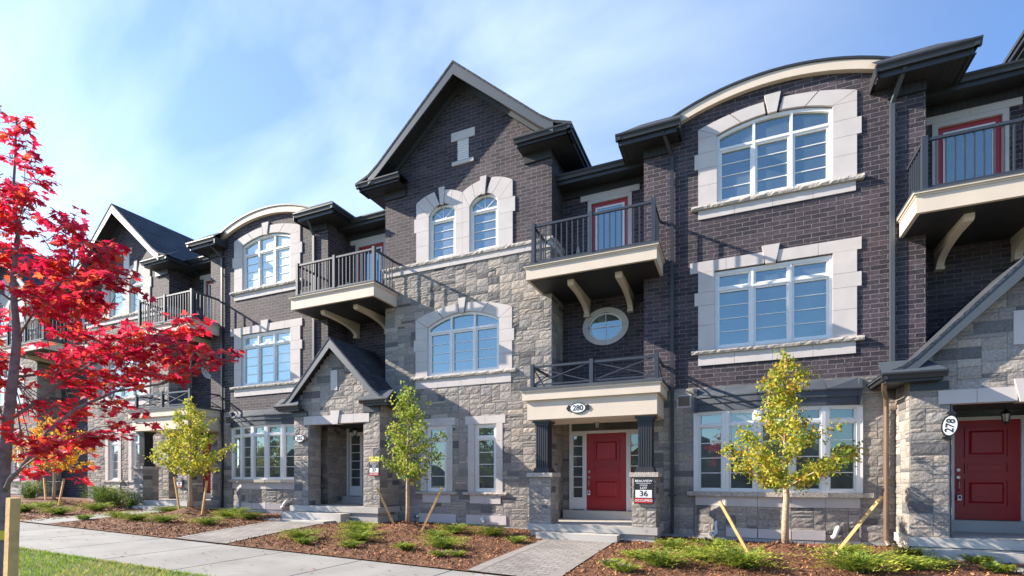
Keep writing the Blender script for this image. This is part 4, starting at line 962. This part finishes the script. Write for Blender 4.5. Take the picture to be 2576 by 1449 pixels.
# ------------------------------------------------------------------ junipers, perennials
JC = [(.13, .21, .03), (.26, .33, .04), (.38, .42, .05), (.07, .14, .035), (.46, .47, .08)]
def juniper_mesh(seed, n=150, r=.5, h=.26, dark=0):
    Rr = random.Random(seed); m = MB()
    for k in range(n):
        a = Rr.uniform(0, 6.28); L_ = r*Rr.uniform(.45, 1.15); up = Rr.uniform(.25, 1.0)
        base = Vector((Rr.gauss(0, .06), Rr.gauss(0, .06), .02)); P = []
        for i in range(5):
            t = i/4; P.append(base+Vector((math.cos(a)*L_*t, math.sin(a)*L_*t, h*up*math.sin(min(1, t*1.15)*1.9)*.9)))
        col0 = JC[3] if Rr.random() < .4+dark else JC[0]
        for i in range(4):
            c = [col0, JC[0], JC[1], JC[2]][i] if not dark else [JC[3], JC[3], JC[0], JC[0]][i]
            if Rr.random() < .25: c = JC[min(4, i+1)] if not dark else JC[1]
            d = (P[i+1]-P[i]); sd = Vector((-d.y, d.x, 0)).normalized(); 
            for q in range(4):
                b = P[i]+d*(q/4); l = Rr.uniform(.045, .085)*(1-.12*i); s_ = 1 if q % 2 else -1
                tip = b+d.normalized()*l*.8+sd*s_*l*.75+Vector((0, 0, Rr.uniform(-.01, .035))); w_ = .011
                m.face([b-d.normalized()*w_, b+d.normalized()*w_+Vector((0, 0, .004)), tip], 0, c)
    return m
JM = []
for s_ in range(4):
    o = juniper_mesh(100+s_).build('juniper_shrub', 'junip'); JM.append(o.data); bpy.data.objects.remove(o)
o = juniper_mesh(140, 110, .42, .45, .3).build('leafy_shrub', 'junip'); JD = o.data; bpy.data.objects.remove(o)
o = juniper_mesh(150, 60, .22, .14).build('low_plant', 'junip'); JS = o.data; bpy.data.objects.remove(o)
def place(name, me, X, Y, s_, label, cat, group, rz=None, sz=1):
    o = bpy.data.objects.new(name, me); COL.objects.link(o); o.location = (X, Y, bedz(X, Y)-.01); o.scale = (s_, s_, s_*sz); o.rotation_euler.z = R.uniform(0, 6.28) if rz is None else rz
    return tag(o, label, cat, group)
JUN = [  # x, y, scale, label
 (-1.15, 8.85, 1.3, 'bright green juniper in front, just right of the paver walkway'), (-.35, 10.6, 1.3, 'juniper between the downspout and the left stake of the ginkgo'),
 (-1.15, 10.7, 1.1, 'juniper against the porch of door 280, right of its steps'), (.10, 9.25, 1.5, 'juniper in front of the largest ginkgo, low at the frame edge'),
 (-.55, 9.7, 1.05, 'yellow-green juniper left of the ginkgo mound'), (1.95, 11.3, 1.0, 'juniper behind the foot of the right leaning stake'),
 (1.75, 9.6, 1.6, 'juniper right of the ginkgo mound at the bottom edge'), (2.9, 11.3, 1.0, 'juniper below the brown downspout'),
 (3.0, 10.5, .85, 'juniper beside the steps of house 278'), (2.6, 10.1, 1.1, 'small juniper between the leaning stake and the steps of 278'),
 (-8.7, 8.35, 1.1, 'juniper at the left tip of the centre bed'), (-7.4, 8.75, 1.1, 'juniper in the middle of the centre bed front'),
 (-8.75, 10.3, 1.2, 'juniper beside the steps of house 282'), (-8.1, 9.6, 1.05, 'juniper in front of the left stake of the centre sapling'),
 (-6.3, 10.9, 1.25, 'juniper below the left ground window of the gabled house'), (-5.3, 11.0, 1.2, 'juniper below the right ground window of the gabled house'),
 (-5.4, 8.85, 1.1, 'juniper at the front right of the centre bed near the walkway'), (-6.2, 9.9, .9, 'juniper right of the centre sapling mound'),
 (-13.0, 10.6, 1.2, 'juniper under the bow window of house 282'), (-13.9, 10.6, 1.2, 'juniper right of the yellow-green sapling'), (-12.7, 9.1, 1.0, 'juniper near the walkway of house 282'),
 (-14.2, 8.9, 1.0, 'juniper at the front of the left bed'), (-15.2, 8.8, 1.05, 'juniper in the left bed before the sapling mound'), (-16.4, 9.0, .9, 'juniper at the far tip of the left bed'),
 (-16.7, 10.6, 1.2, 'juniper left of the yellow-green sapling stakes'), (-14.6, 11.4, 1.2, 'juniper against the wall left of the bow window')]
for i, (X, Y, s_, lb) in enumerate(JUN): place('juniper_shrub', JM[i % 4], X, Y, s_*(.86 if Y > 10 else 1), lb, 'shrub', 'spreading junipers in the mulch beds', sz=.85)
DK = [(-20.6, 11.2, 1.3, 'dark bushy shrub left of the far porch steps'), (-21.8, 11.5, 1.5, 'dark bushy shrub right of the orange sapling'), (-19.4, 11.1, 1.2, 'dark bushy shrub nearest the far porch steps'), (-22.9, 11.9, 1.4, 'dark bushy shrub behind the orange sapling'), (-27.3, 11.6, 1.6, 'dark bushy shrub at the left edge by the farthest house')]
for X, Y, s_, lb in DK: place('leafy_shrub', JD, X, Y, s_, lb, 'shrub', 'dark shrubs by the far house', sz=1.15)
GT = [(-20.3, 8.5, 1.2, 'pale grass tuft below the orange sapling'), (-18.6, 8.6, 1.1, 'yellowish tuft beside the far concrete path'), (-22.6, 8.9, 1.2, 'grass tuft left of the orange sapling'), (-19.2, 9.9, 1.2, 'pale tuft in front of the dark shrubs'), (-21.2, 9.4, 1.1, 'green tuft at the foot of the orange sapling'), (-23.6, 8.2, 1.5, 'wide grassy tuft at the left end of the far bed')]
for X, Y, s_, lb in GT: place('grass_tuft', JM[2], X, Y, s_*.9, lb, 'plant', 'tufts in the far bed')
def flower(X, Y, label, n=9, s_=1):
    o = place('flowering_plant', JS, X, Y, s_, label, 'plant', 'purple flowering plants')
    f = MB(); 
    for k in range(n):
        c = Vector((R.gauss(0, .07), R.gauss(0, .07)-.05, R.uniform(.09, .15)))
        for q in range(5):
            a = q*1.2566+k; d = Vector((math.cos(a), math.sin(a)*.6, .5)).normalized()*.026; e = Vector((math.cos(a+.6), math.sin(a+.6)*.6, .45)).normalized()*.022
            f.face([c, c+d, c+e], 0, (.42, .16, .50) if R.random() < .7 else (.55, .30, .60))
    f.build('blossoms', 'chip', o)
flower(-1.85, 8.4, 'purple flowers right beside the paver walkway'); flower(-1.62, 8.15, 'second purple flower clump by the paver walkway'); flower(3.75, 11.0, 'purple flowers at the foot of the steps of 278')
flower(-4.95, 8.0, 'purple flowers at the front of the centre bed, left one', 5, .8); flower(-4.65, 8.15, 'purple flowers at the front of the centre bed, right one', 5, .8); flower(-16.5, 8.2, 'pale purple flowers at the tip of the left bed', 7)
for X, Y, lb in ((-3.95-.4, 10.2, 'small green plant left of the walkway near the steps of 280'), (-5.9, 8.3, 'small leafy plant among the mulch in the centre bed'), (-8.1, 7.9, 'small plant at the sidewalk edge of the centre bed'), (3.75, 10.3, 'bright little plant right of the junipers by house 278'), (-1.7, 9.4, 'small plant behind the purple flowers by the walkway'), (-7.0, 8.0, 'low plant near the sidewalk in the centre bed')):
    place('low_plant', JS, X, Y, 1.0, lb, 'plant', 'small bedding plants')

# ------------------------------------------------------------------ young ginkgo trees with stakes
YG = [(.30, .38, .05), (.46, .46, .06), (.58, .48, .05), (.17, .26, .04), (.66, .38, .05)]
def ginkgo(X, Y, prof, ztop, tr, pal, n, ls, label, seed, lean=0.0):
    Rr = random.Random(seed); z0 = bedz(X, Y)-.03; e = empty('ginkgo_tree', (X, Y, z0), label, 'tree', 'staked young trees')
    e.rotation_euler.z = TH*0
    T = MB(); H_ = ztop-z0; pts = []; 
    for i in range(9): t = i/8; pts.append((lean*math.sin(t*2.2)+Rr.gauss(0, .012)*(t > .2), Rr.gauss(0, .01), H_*t))
    T.tube(pts, [tr*(1-.85*(i/8))+.004 for i in range(9)], 9)
    Lf = MB()
    # outline half widths measured to the left and right of the trunk
    def wid(z, s_):
        for (za, l1, r1), (zb, l2, r2) in zip(prof, prof[1:]):
            if za <= z <= zb: t = (z-za)/(zb-za); return (l1+(l2-l1)*t) if s_ < 0 else (r1+(r2-r1)*t)
        return 0
    zb0, zb1 = prof[0][0], prof[-1][0]
    nb = 34; br = []
    for k in range(nb):
        zt = zb0+(zb1-zb0)*((k+.5)/nb)**1.0; a = k*2.4+Rr.uniform(-.4, .4); s_ = math.cos(a)
        w_ = wid(zt, 1 if s_ > 0 else -1)*abs(s_)+abs(math.sin(a))*.5*(wid(zt, 1)+wid(zt, -1)); L_ = w_*Rr.uniform(.8, 1.05)
        zs = max(zb0-z0-.15, zt-z0-L_*.55); tx = lean*math.sin(zs/H_*2.2)
        p0 = Vector((tx, 0, zs)); p2 = Vector((tx+math.cos(a)*L_, math.sin(a)*L_, zt-z0)); p1 = (p0+p2)/2+Vector((Rr.gauss(0, .06), Rr.gauss(0, .06), Rr.uniform(-.08, .08)*L_))
        T.tube([p0, p1, p2], [tr*.28, tr*.2, .004], 5); br.append((p0, p1, p2, L_))
    tot = sum(b[3]+.1 for b in br)
    for (p0, p1, p2, L_) in br:
        m_ = int(n*(L_+.1)/tot)
        nt_ = max(2, int(m_/9)); 
        for q in range(nt_):
            t = Rr.uniform(.22, 1.05)**.8; c = (p0*(1-t)**2+p1*2*t*(1-t)+p2*t*t) if t <= 1 else p2
            c = c+Vector((Rr.gauss(0, .07), Rr.gauss(0, .07), Rr.gauss(.03, .08)))
            base = Rr.choice(pal)
            for w in range(9):
                o_ = c+Vector((Rr.gauss(0, .045), Rr.gauss(0, .045), Rr.gauss(0, .04)))
                u = Vector((Rr.gauss(0, 1), Rr.gauss(0, 1), Rr.gauss(-.2, .7))).normalized(); v = u.cross(Vector((Rr.gauss(0, 1), Rr.gauss(0, 1), Rr.gauss(0, 1)))).normalized(); s2 = ls*Rr.uniform(.7, 1.2)
                cc = base if Rr.random() < .7 else Rr.choice(pal)
                Lf.face([o_, o_+u*s2*.75+v*s2*.55, o_+u*s2+v*s2*.12, o_+u*s2*.92, o_+u*s2-v*s2*.15, o_+u*s2*.75-v*s2*.55], 0, cc)
    T.build('trunk', 'ybark', e, smooth=True); Lf.build('crown', 'gleaf', e)
    tm = MB(); zt = 1.15-.0; tm.tube([(lean*.8, 0, zt-.03), (lean*.8, 0, zt+.03)], tr*1.15, 10); tm.tube([(lean*.8-.1, -.02, zt+.03), (lean*.8, -tr*1.2, zt), (lean*.8+.1, -.03, zt+.02)], .012, 5)
    tm.build('tree_tie', 'green', e)
    return e
def px(m_, zc, *rows): return [(zc+(1203-y)*m_, l*m_, r*m_) for y, l, r in rows][::-1]
m1 = .00724
ginkgo(.83, 10.5, px(m1, 1.6, (900, 3, 3), (925, 12, 14), (945, 24, 52), (975, 46, 20), (1005, 55, 16), (1028, 18, 16), (1050, 50, 42), (1080, 75, 85), (1105, 85, 95), (1130, 130, 145), (1150, 145, 135), (1170, 118, 105), (1190, 85, 50), (1208, 15, 40)), 3.8, .062, [YG[0], YG[1], YG[1], YG[2], YG[3], YG[0], YG[4]], 8400, .050,
       'largest young ginkgo, yellow-green, in front of the bow window at right', 71)
m2 = .00988
ginkgo(-7.47, 10.6, px(m2, 1.6, (980, 5, 5), (1010, 18, 22), (1035, 32, 42), (1060, 22, 24), (1085, 52, 70), (1105, 40, 60), (1125, 24, 40), (1145, 48, 80), (1165, 50, 82), (1185, 22, 45), (1205, 12, 22)), 3.8, .05, [YG[0], YG[3], YG[1], YG[0]], 3700, .060,
       'slim green young tree before the stone gable bay', 72, .03)
m3 = .01242
ginkgo(-15.6, 10.6, px(m3, 1.6, (1013, 4, 4), (1030, 18, 16), (1050, 50, 14), (1070, 48, 34), (1090, 30, 40), (1110, 55, 62), (1130, 70, 78), (1150, 92, 72), (1168, 60, 40), (1185, 12, 12)), 3.95, .055, [YG[1], YG[2], YG[0], YG[1]], 4300, .070,
       'yellow-green young tree left of the bow window of house 282', 73)
m4 = .0144
ginkgo(-22.6, 10.3, px(m4, 1.6, (1050, 4, 4), (1075, 30, 34), (1100, 48, 55), (1130, 58, 75), (1150, 60, 70), (1172, 35, 40)), 3.7, .05, [(.75, .42, .03), (.80, .55, .05), (.70, .30, .03)], 2900, .080,
       'orange-yellow young tree behind the red maple branches', 74)
def stake(p0, p1, label, w=.05, cap=0):
    m = MB(); a = Vector((0, 0, -.12)); b = Vector(p1)-Vector(p0); m.bar(a-b.normalized()*.1, b, w, w)
    o = m.build('tree_stake', 'wood', None, label, cat='stake', group='wooden tree stakes'); o.location = p0; return o
def ST(a, b, lab):
    za = bedz(a[0], a[1]); stake((a[0], a[1], za), (b[0], b[1], b[2]), lab)
ST((.28, 10.1), (-.27, 10.3, 1.17), 'stake leaning left of the largest ginkgo'); ST((1.52, 10.5), (2.22, 10.2, 1.30), 'long stake leaning far right of the largest ginkgo')
ST((-7.75, 10.5), (-8.1, 10.2, 1.37), 'stake leaning left of the slim green tree'); ST((-6.95, 10.35), (-6.38, 10.45, 1.38), 'stake leaning right of the slim green tree')
ST((-16.1, 10.6), (-16.15, 10.45, 1.64), 'stake left of the yellow-green tree'); ST((-14.95, 10.5), (-14.7, 10.5, 1.52), 'stake right of the yellow-green tree')
ST((-22.9, 10.2), (-23.15, 10.25, 1.61), 'stake left of the orange sapling'); ST((-21.9, 10.1), (-21.75, 10.2, 1.59), 'stake right of the orange sapling')
w_ = MB(); w_.tube([(-8.08, 10.22, 1.25), (-7.47, 10.55, 1.3)], .006, 5); o = w_.build('guy_wire', 'flash', None, 'thin guy wire from the left stake to the slim green tree', cat='wire', group='guy wires')
w_ = MB(); w_.tube([(-16.14, 10.47, 1.45), (-15.6, 10.6, 1.42), (-14.73, 10.5, 1.42)], .006, 5); o = w_.build('guy_wire', 'flash', None, 'guy wire between the stakes of the yellow-green tree', cat='wire', group='guy wires')
w_ = MB(); w_.tube([(-23.13, 10.25, 1.5), (-22.6, 10.3, 1.46), (-21.77, 10.2, 1.5)], .007, 5); o = w_.build('guy_wire', 'flash', None, 'guy wire between the stakes of the orange sapling', cat='wire', group='guy wires')
s0 = stake((-4.10, 1.62, gz(-4.1)), (-4.02, 1.63, 1.48), 'square pine stake close by at the bottom left corner', .05); s0.rotation_euler.z = 0

# ------------------------------------------------------------------ red maple in the verge
k_ = 4.4/1285
MC = [(.74, .03, .06), (.82, .06, .06), (.60, .02, .07), (.86, .13, .05), (.48, .015, .06), (.78, .04, .09), (.70, .05, .12)]
me = empty('maple_tree', (-5.77, 2.28, gz(-5.77)-.02), 'crimson red maple with bare grey trunk at the left edge', 'tree', None, rz=TH)
zb_ = gz(-5.77)-.02
def LP(x, y, d=0): return Vector(((x-12)*k_, d, 1.6+(1203-y)*k_-zb_))
T = MB()
tr = [LP(2, 1640), LP(4, 1400), LP(6, 1300), LP(10, 1180), LP(20, 1060), LP(34, 950), LP(44, 850), LP(36, 760), LP(34, 690), LP(46, 600), LP(34, 480), LP(40, 380), LP(42, 300)]
T.tube(tr, [.062, .056, .052, .046, .042, .036, .030, .025, .021, .015, .011, .008, .004], 12)
RB = random.Random(9); Lf = MB()
STAR = [(0, -.06), (.16, -.02), (.40, -.20), (.34, .02), (.62, .12), (.42, .22), (.50, .52), (.24, .44), (.16, .60), (0, 1.0), (-.16, .60), (-.24, .44), (-.50, .52), (-.42, .22), (-.62, .12), (-.34, .02), (-.40, -.20), (-.16, -.02)]
def mleaf(p, dirv, s_):
    # blade hangs outward and a little down
    u = Vector((dirv.x+RB.gauss(0, .5), dirv.y+RB.gauss(0, .5), -.35+RB.gauss(0, .35))).normalized()
    nrm = Vector((RB.gauss(0, .45), RB.gauss(0, .45), 1)).normalized(); v = u.cross(nrm).normalized(); nn = v.cross(u)
    c = RB.choice(MC); f = RB.uniform(.65, 1.3); c = tuple(q*f for q in c); cur = RB.uniform(.05, .3)
    q = [p+v*(a*s_)+u*(b*s_)-nn*(cur*s_*(a*a+max(0, b-.3)**2)) for a, b in STAR]; ce = p+u*(.2*s_)
    i0 = len(Lf.v); Lf.v += [tuple(ce)]+[tuple(x) for x in q]
    for i in range(18): Lf.f.append((i0, i0+1+i, i0+1+(i+1) % 18)); Lf.mi.append(0); Lf.c.append(c)
Lf.hc = True
def twig(p, d, L_, nl, s_=.085):
    pts = [p]; cur = Vector(d).normalized()
    for i in range(4): cur = (cur+Vector((RB.gauss(0, .18), RB.gauss(0, .18), RB.gauss(.02, .12)))).normalized(); pts.append(pts[-1]+cur*L_/4)
    T.tube(pts, [.0045, .004, .0032, .0025, .0015], 4, cap=False)
    for i in range(nl):
        t = (i+1)/nl; t = .15+.85*t; k = min(3, int(t*4)); f = t*4-k; q = pts[k].lerp(pts[k+1], min(1, f))
        for sgn in (-1, 1):
            sd = cur.cross(Vector((0, 0, 1))).normalized()*sgn
            st = (sd*RB.uniform(.4, 1)+cur*RB.uniform(.2, .9)+Vector((0, 0, RB.uniform(-.2, .25)))).normalized()*RB.uniform(.02, .05)
            mleaf(q+st, (sd*.7+cur*.8), s_*RB.uniform(.65, 1.15))
LIMBS = [  # points (x, y, depth) from the trunk, radius, then list of leafy centres (x, y, depth, spread px)
 ([(8, 1245, 0), (40, 1205, -.05), (75, 1180, -.08), (150, 1085, -.1), (205, 1030, -.05), (290, 985, 0), (390, 960, .1), (480, 915, .15), (560, 882, .2)], .020,
  [(545, 885, .2, 30), (490, 905, .15, 42), (430, 900, .1, 60), (400, 950, .1, 48), (330, 960, 0, 55), (450, 860, .2, 42), (270, 1010, 0, 45)]),
 ([(75, 1180, -.08), (150, 1150, -.2), (240, 1120, -.3), (330, 1085, -.35), (430, 1075, -.4)], .008, [(430, 1062, -.4, 24), (370, 1095, -.35, 32), (300, 1105, -.3, 48), (220, 1120, -.3, 55), (150, 1135, -.2, 50)]),
 ([(20, 1060, 0), (60, 1010, .1), (92, 960, .2), (150, 900, .3), (230, 850, .4), (330, 790, .45), (400, 760, .5)], .015,
  [(390, 775, .5, 38), (330, 800, .45, 65), (250, 830, .4, 75), (180, 870, .3, 75), (350, 860, .4, 60), (290, 900, .3, 65), (120, 930, .2, 60), (200, 940, .3, 55)]),
 ([(44, 850, 0), (110, 800, -.1), (180, 740, -.15), (250, 690, -.2), (300, 660, -.2)], .011, [(300, 675, -.2, 60), (240, 650, -.2, 70), (340, 730, -.2, 60), (200, 720, -.15, 70), (270, 760, -.2, 75), (130, 770, -.1, 60), (215, 600, -.2, 30), (185, 780, -.1, 60)]),
 ([(36, 760, 0), (80, 700, .2), (130, 640, .25), (165, 580, .3)], .008, [(150, 640, .3, 42), (110, 600, .25, 45), (90, 680, .2, 55), (140, 560, .3, 40)]),
 ([(36, 620, 0), (80, 560, -.1), (110, 500, -.15), (160, 475, -.2)], .006, [(150, 490, -.2, 32), (105, 440, -.15, 26), (90, 540, -.1, 42), (60, 500, -.1, 48), (120, 520, -.15, 35)]),
 ([(20, 1060, 0), (-60, 980, .1), (-180, 880, .2), (-330, 800, .2)], .016, [(-60, 950, .1, 80), (-160, 880, .2, 90), (-280, 820, .2, 90), (-100, 820, .1, 80), (-220, 950, .2, 80)]),
 ([(36, 760, 0), (-60, 680, -.1), (-160, 600, -.2)], .010, [(-60, 680, -.1, 80), (-150, 620, -.2, 70), (-40, 580, 0, 60), (-120, 740, -.1, 80)]),
 ([(20, 1060, 0), (0, 1030, -.4), (40, 960, -.8), (80, 900, -1.0)], .012, [(60, 900, -.8, 70), (20, 980, -.5, 60), (100, 860, -.8, 60), (-40, 900, -.7, 70), (50, 1030, -.4, 50), (90, 1090, -.3, 50)]),
 ([(34, 950, 0), (50, 900, .5), (80, 840, .9), (120, 800, 1.1)], .012, [(100, 820, .9, 70), (60, 800, .7, 70), (150, 860, .9, 60), (20, 850, .6, 70), (60, 720, .8, 60), (30, 770, .3, 60), (60, 1110, .4, 45), (35, 1150, .2, 35), (40, 1000, .3, 55), (100, 1020, .3, 50), (0, 1095, .2, 50), (80, 1060, .3, 45), (10, 1185, .2, 30), (125, 1175, .2, 32), (110, 960, .3, 50)]),
 ([(34, 480, 0), (10, 440, .1), (-30, 420, .1)], .004, [(10, 450, .1, 40), (20, 510, 0, 45), (35, 560, 0, 45), (-30, 520, .1, 50), (0, 640, .1, 50), (55, 640, 0, 36)]),
 ([(42, 300, 0), (42, 290, 0)], .003, [(40, 305, 0, 22), (62, 330, 0, 20), (25, 345, 0, 18), (60, 375, 0, 18), (30, 400, 0, 22), (80, 420, 0, 20)])]
for pts, r0, cs in LIMBS:
    P = [LP(*p) for p in pts]; n = len(P); T.tube(P, [r0*(1-.75*i/(n-1)) for i in range(n)], 7)
    for (x, y, d, sp) in cs:
        c = LP(x, y, d); j = min(range(n), key=lambda i: (P[i]-c).length); rr = sp*k_
        a = P[max(0, j-1)].lerp(P[j], .7)
        if (c-a).length > .03: T.tube([a, (a+c)/2+Vector((0, 0, -.02)), c], [r0*.4, r0*.3, .004], 5, cap=False)
        dirm = (c-a).normalized() if (c-a).length > .02 else Vector((0, 0, 1)); nt_ = max(4, int(sp/6.0))
        for q in range(nt_):
            dd = Vector((RB.gauss(0, 1), RB.gauss(0, 1), RB.gauss(0, .55)))+dirm*.8
            dd.normalize(); st = c-dd*rr*.35+Vector((RB.gauss(0, .25), RB.gauss(0, .5), RB.gauss(0, .25)))*rr
            twig(st, dd, rr*RB.uniform(.8, 1.2), max(2, int(sp/12)), .068)
T.build('trunk', 'bark', me, smooth=True); Lf.build('crown', 'leaf', me)
fy = MB(); fy.box(-.03, .06, -.06, -.055, .95, 1.03); fy.build('tree_tag', 'yellow', me)

# ------------------------------------------------------------------ woodland across the road, seen in the window glass
wd = MB(); Rw = random.Random(3)
for k in range(60):
    X = -150+k*4.5+Rw.uniform(-1.5, 1.5); Y = -50+Rw.uniform(-4, 4); r_ = Rw.uniform(3, 5.2); h_ = Rw.uniform(5.0, 9.5); n_, m_ = 14, 8; vs = []; fs = []
    for i in range(m_+1):
        ph = math.pi*i/m_
        for j in range(n_):
            t = 2*math.pi*j/n_; q = 1+Rw.uniform(-.16, .16); vs.append((X+r_*q*math.sin(ph)*math.cos(t), Y+r_*q*math.sin(ph)*math.sin(t), -2+(h_*.55)*(1-math.cos(ph)*q)))
    for i in range(m_):
        for j in range(n_): fs.append((i*n_+j, i*n_+(j+1) % n_, (i+1)*n_+(j+1) % n_, (i+1)*n_+j))
    wd.add(vs, fs)
wd.build('woodland', 'wood_mass', kind='stuff')
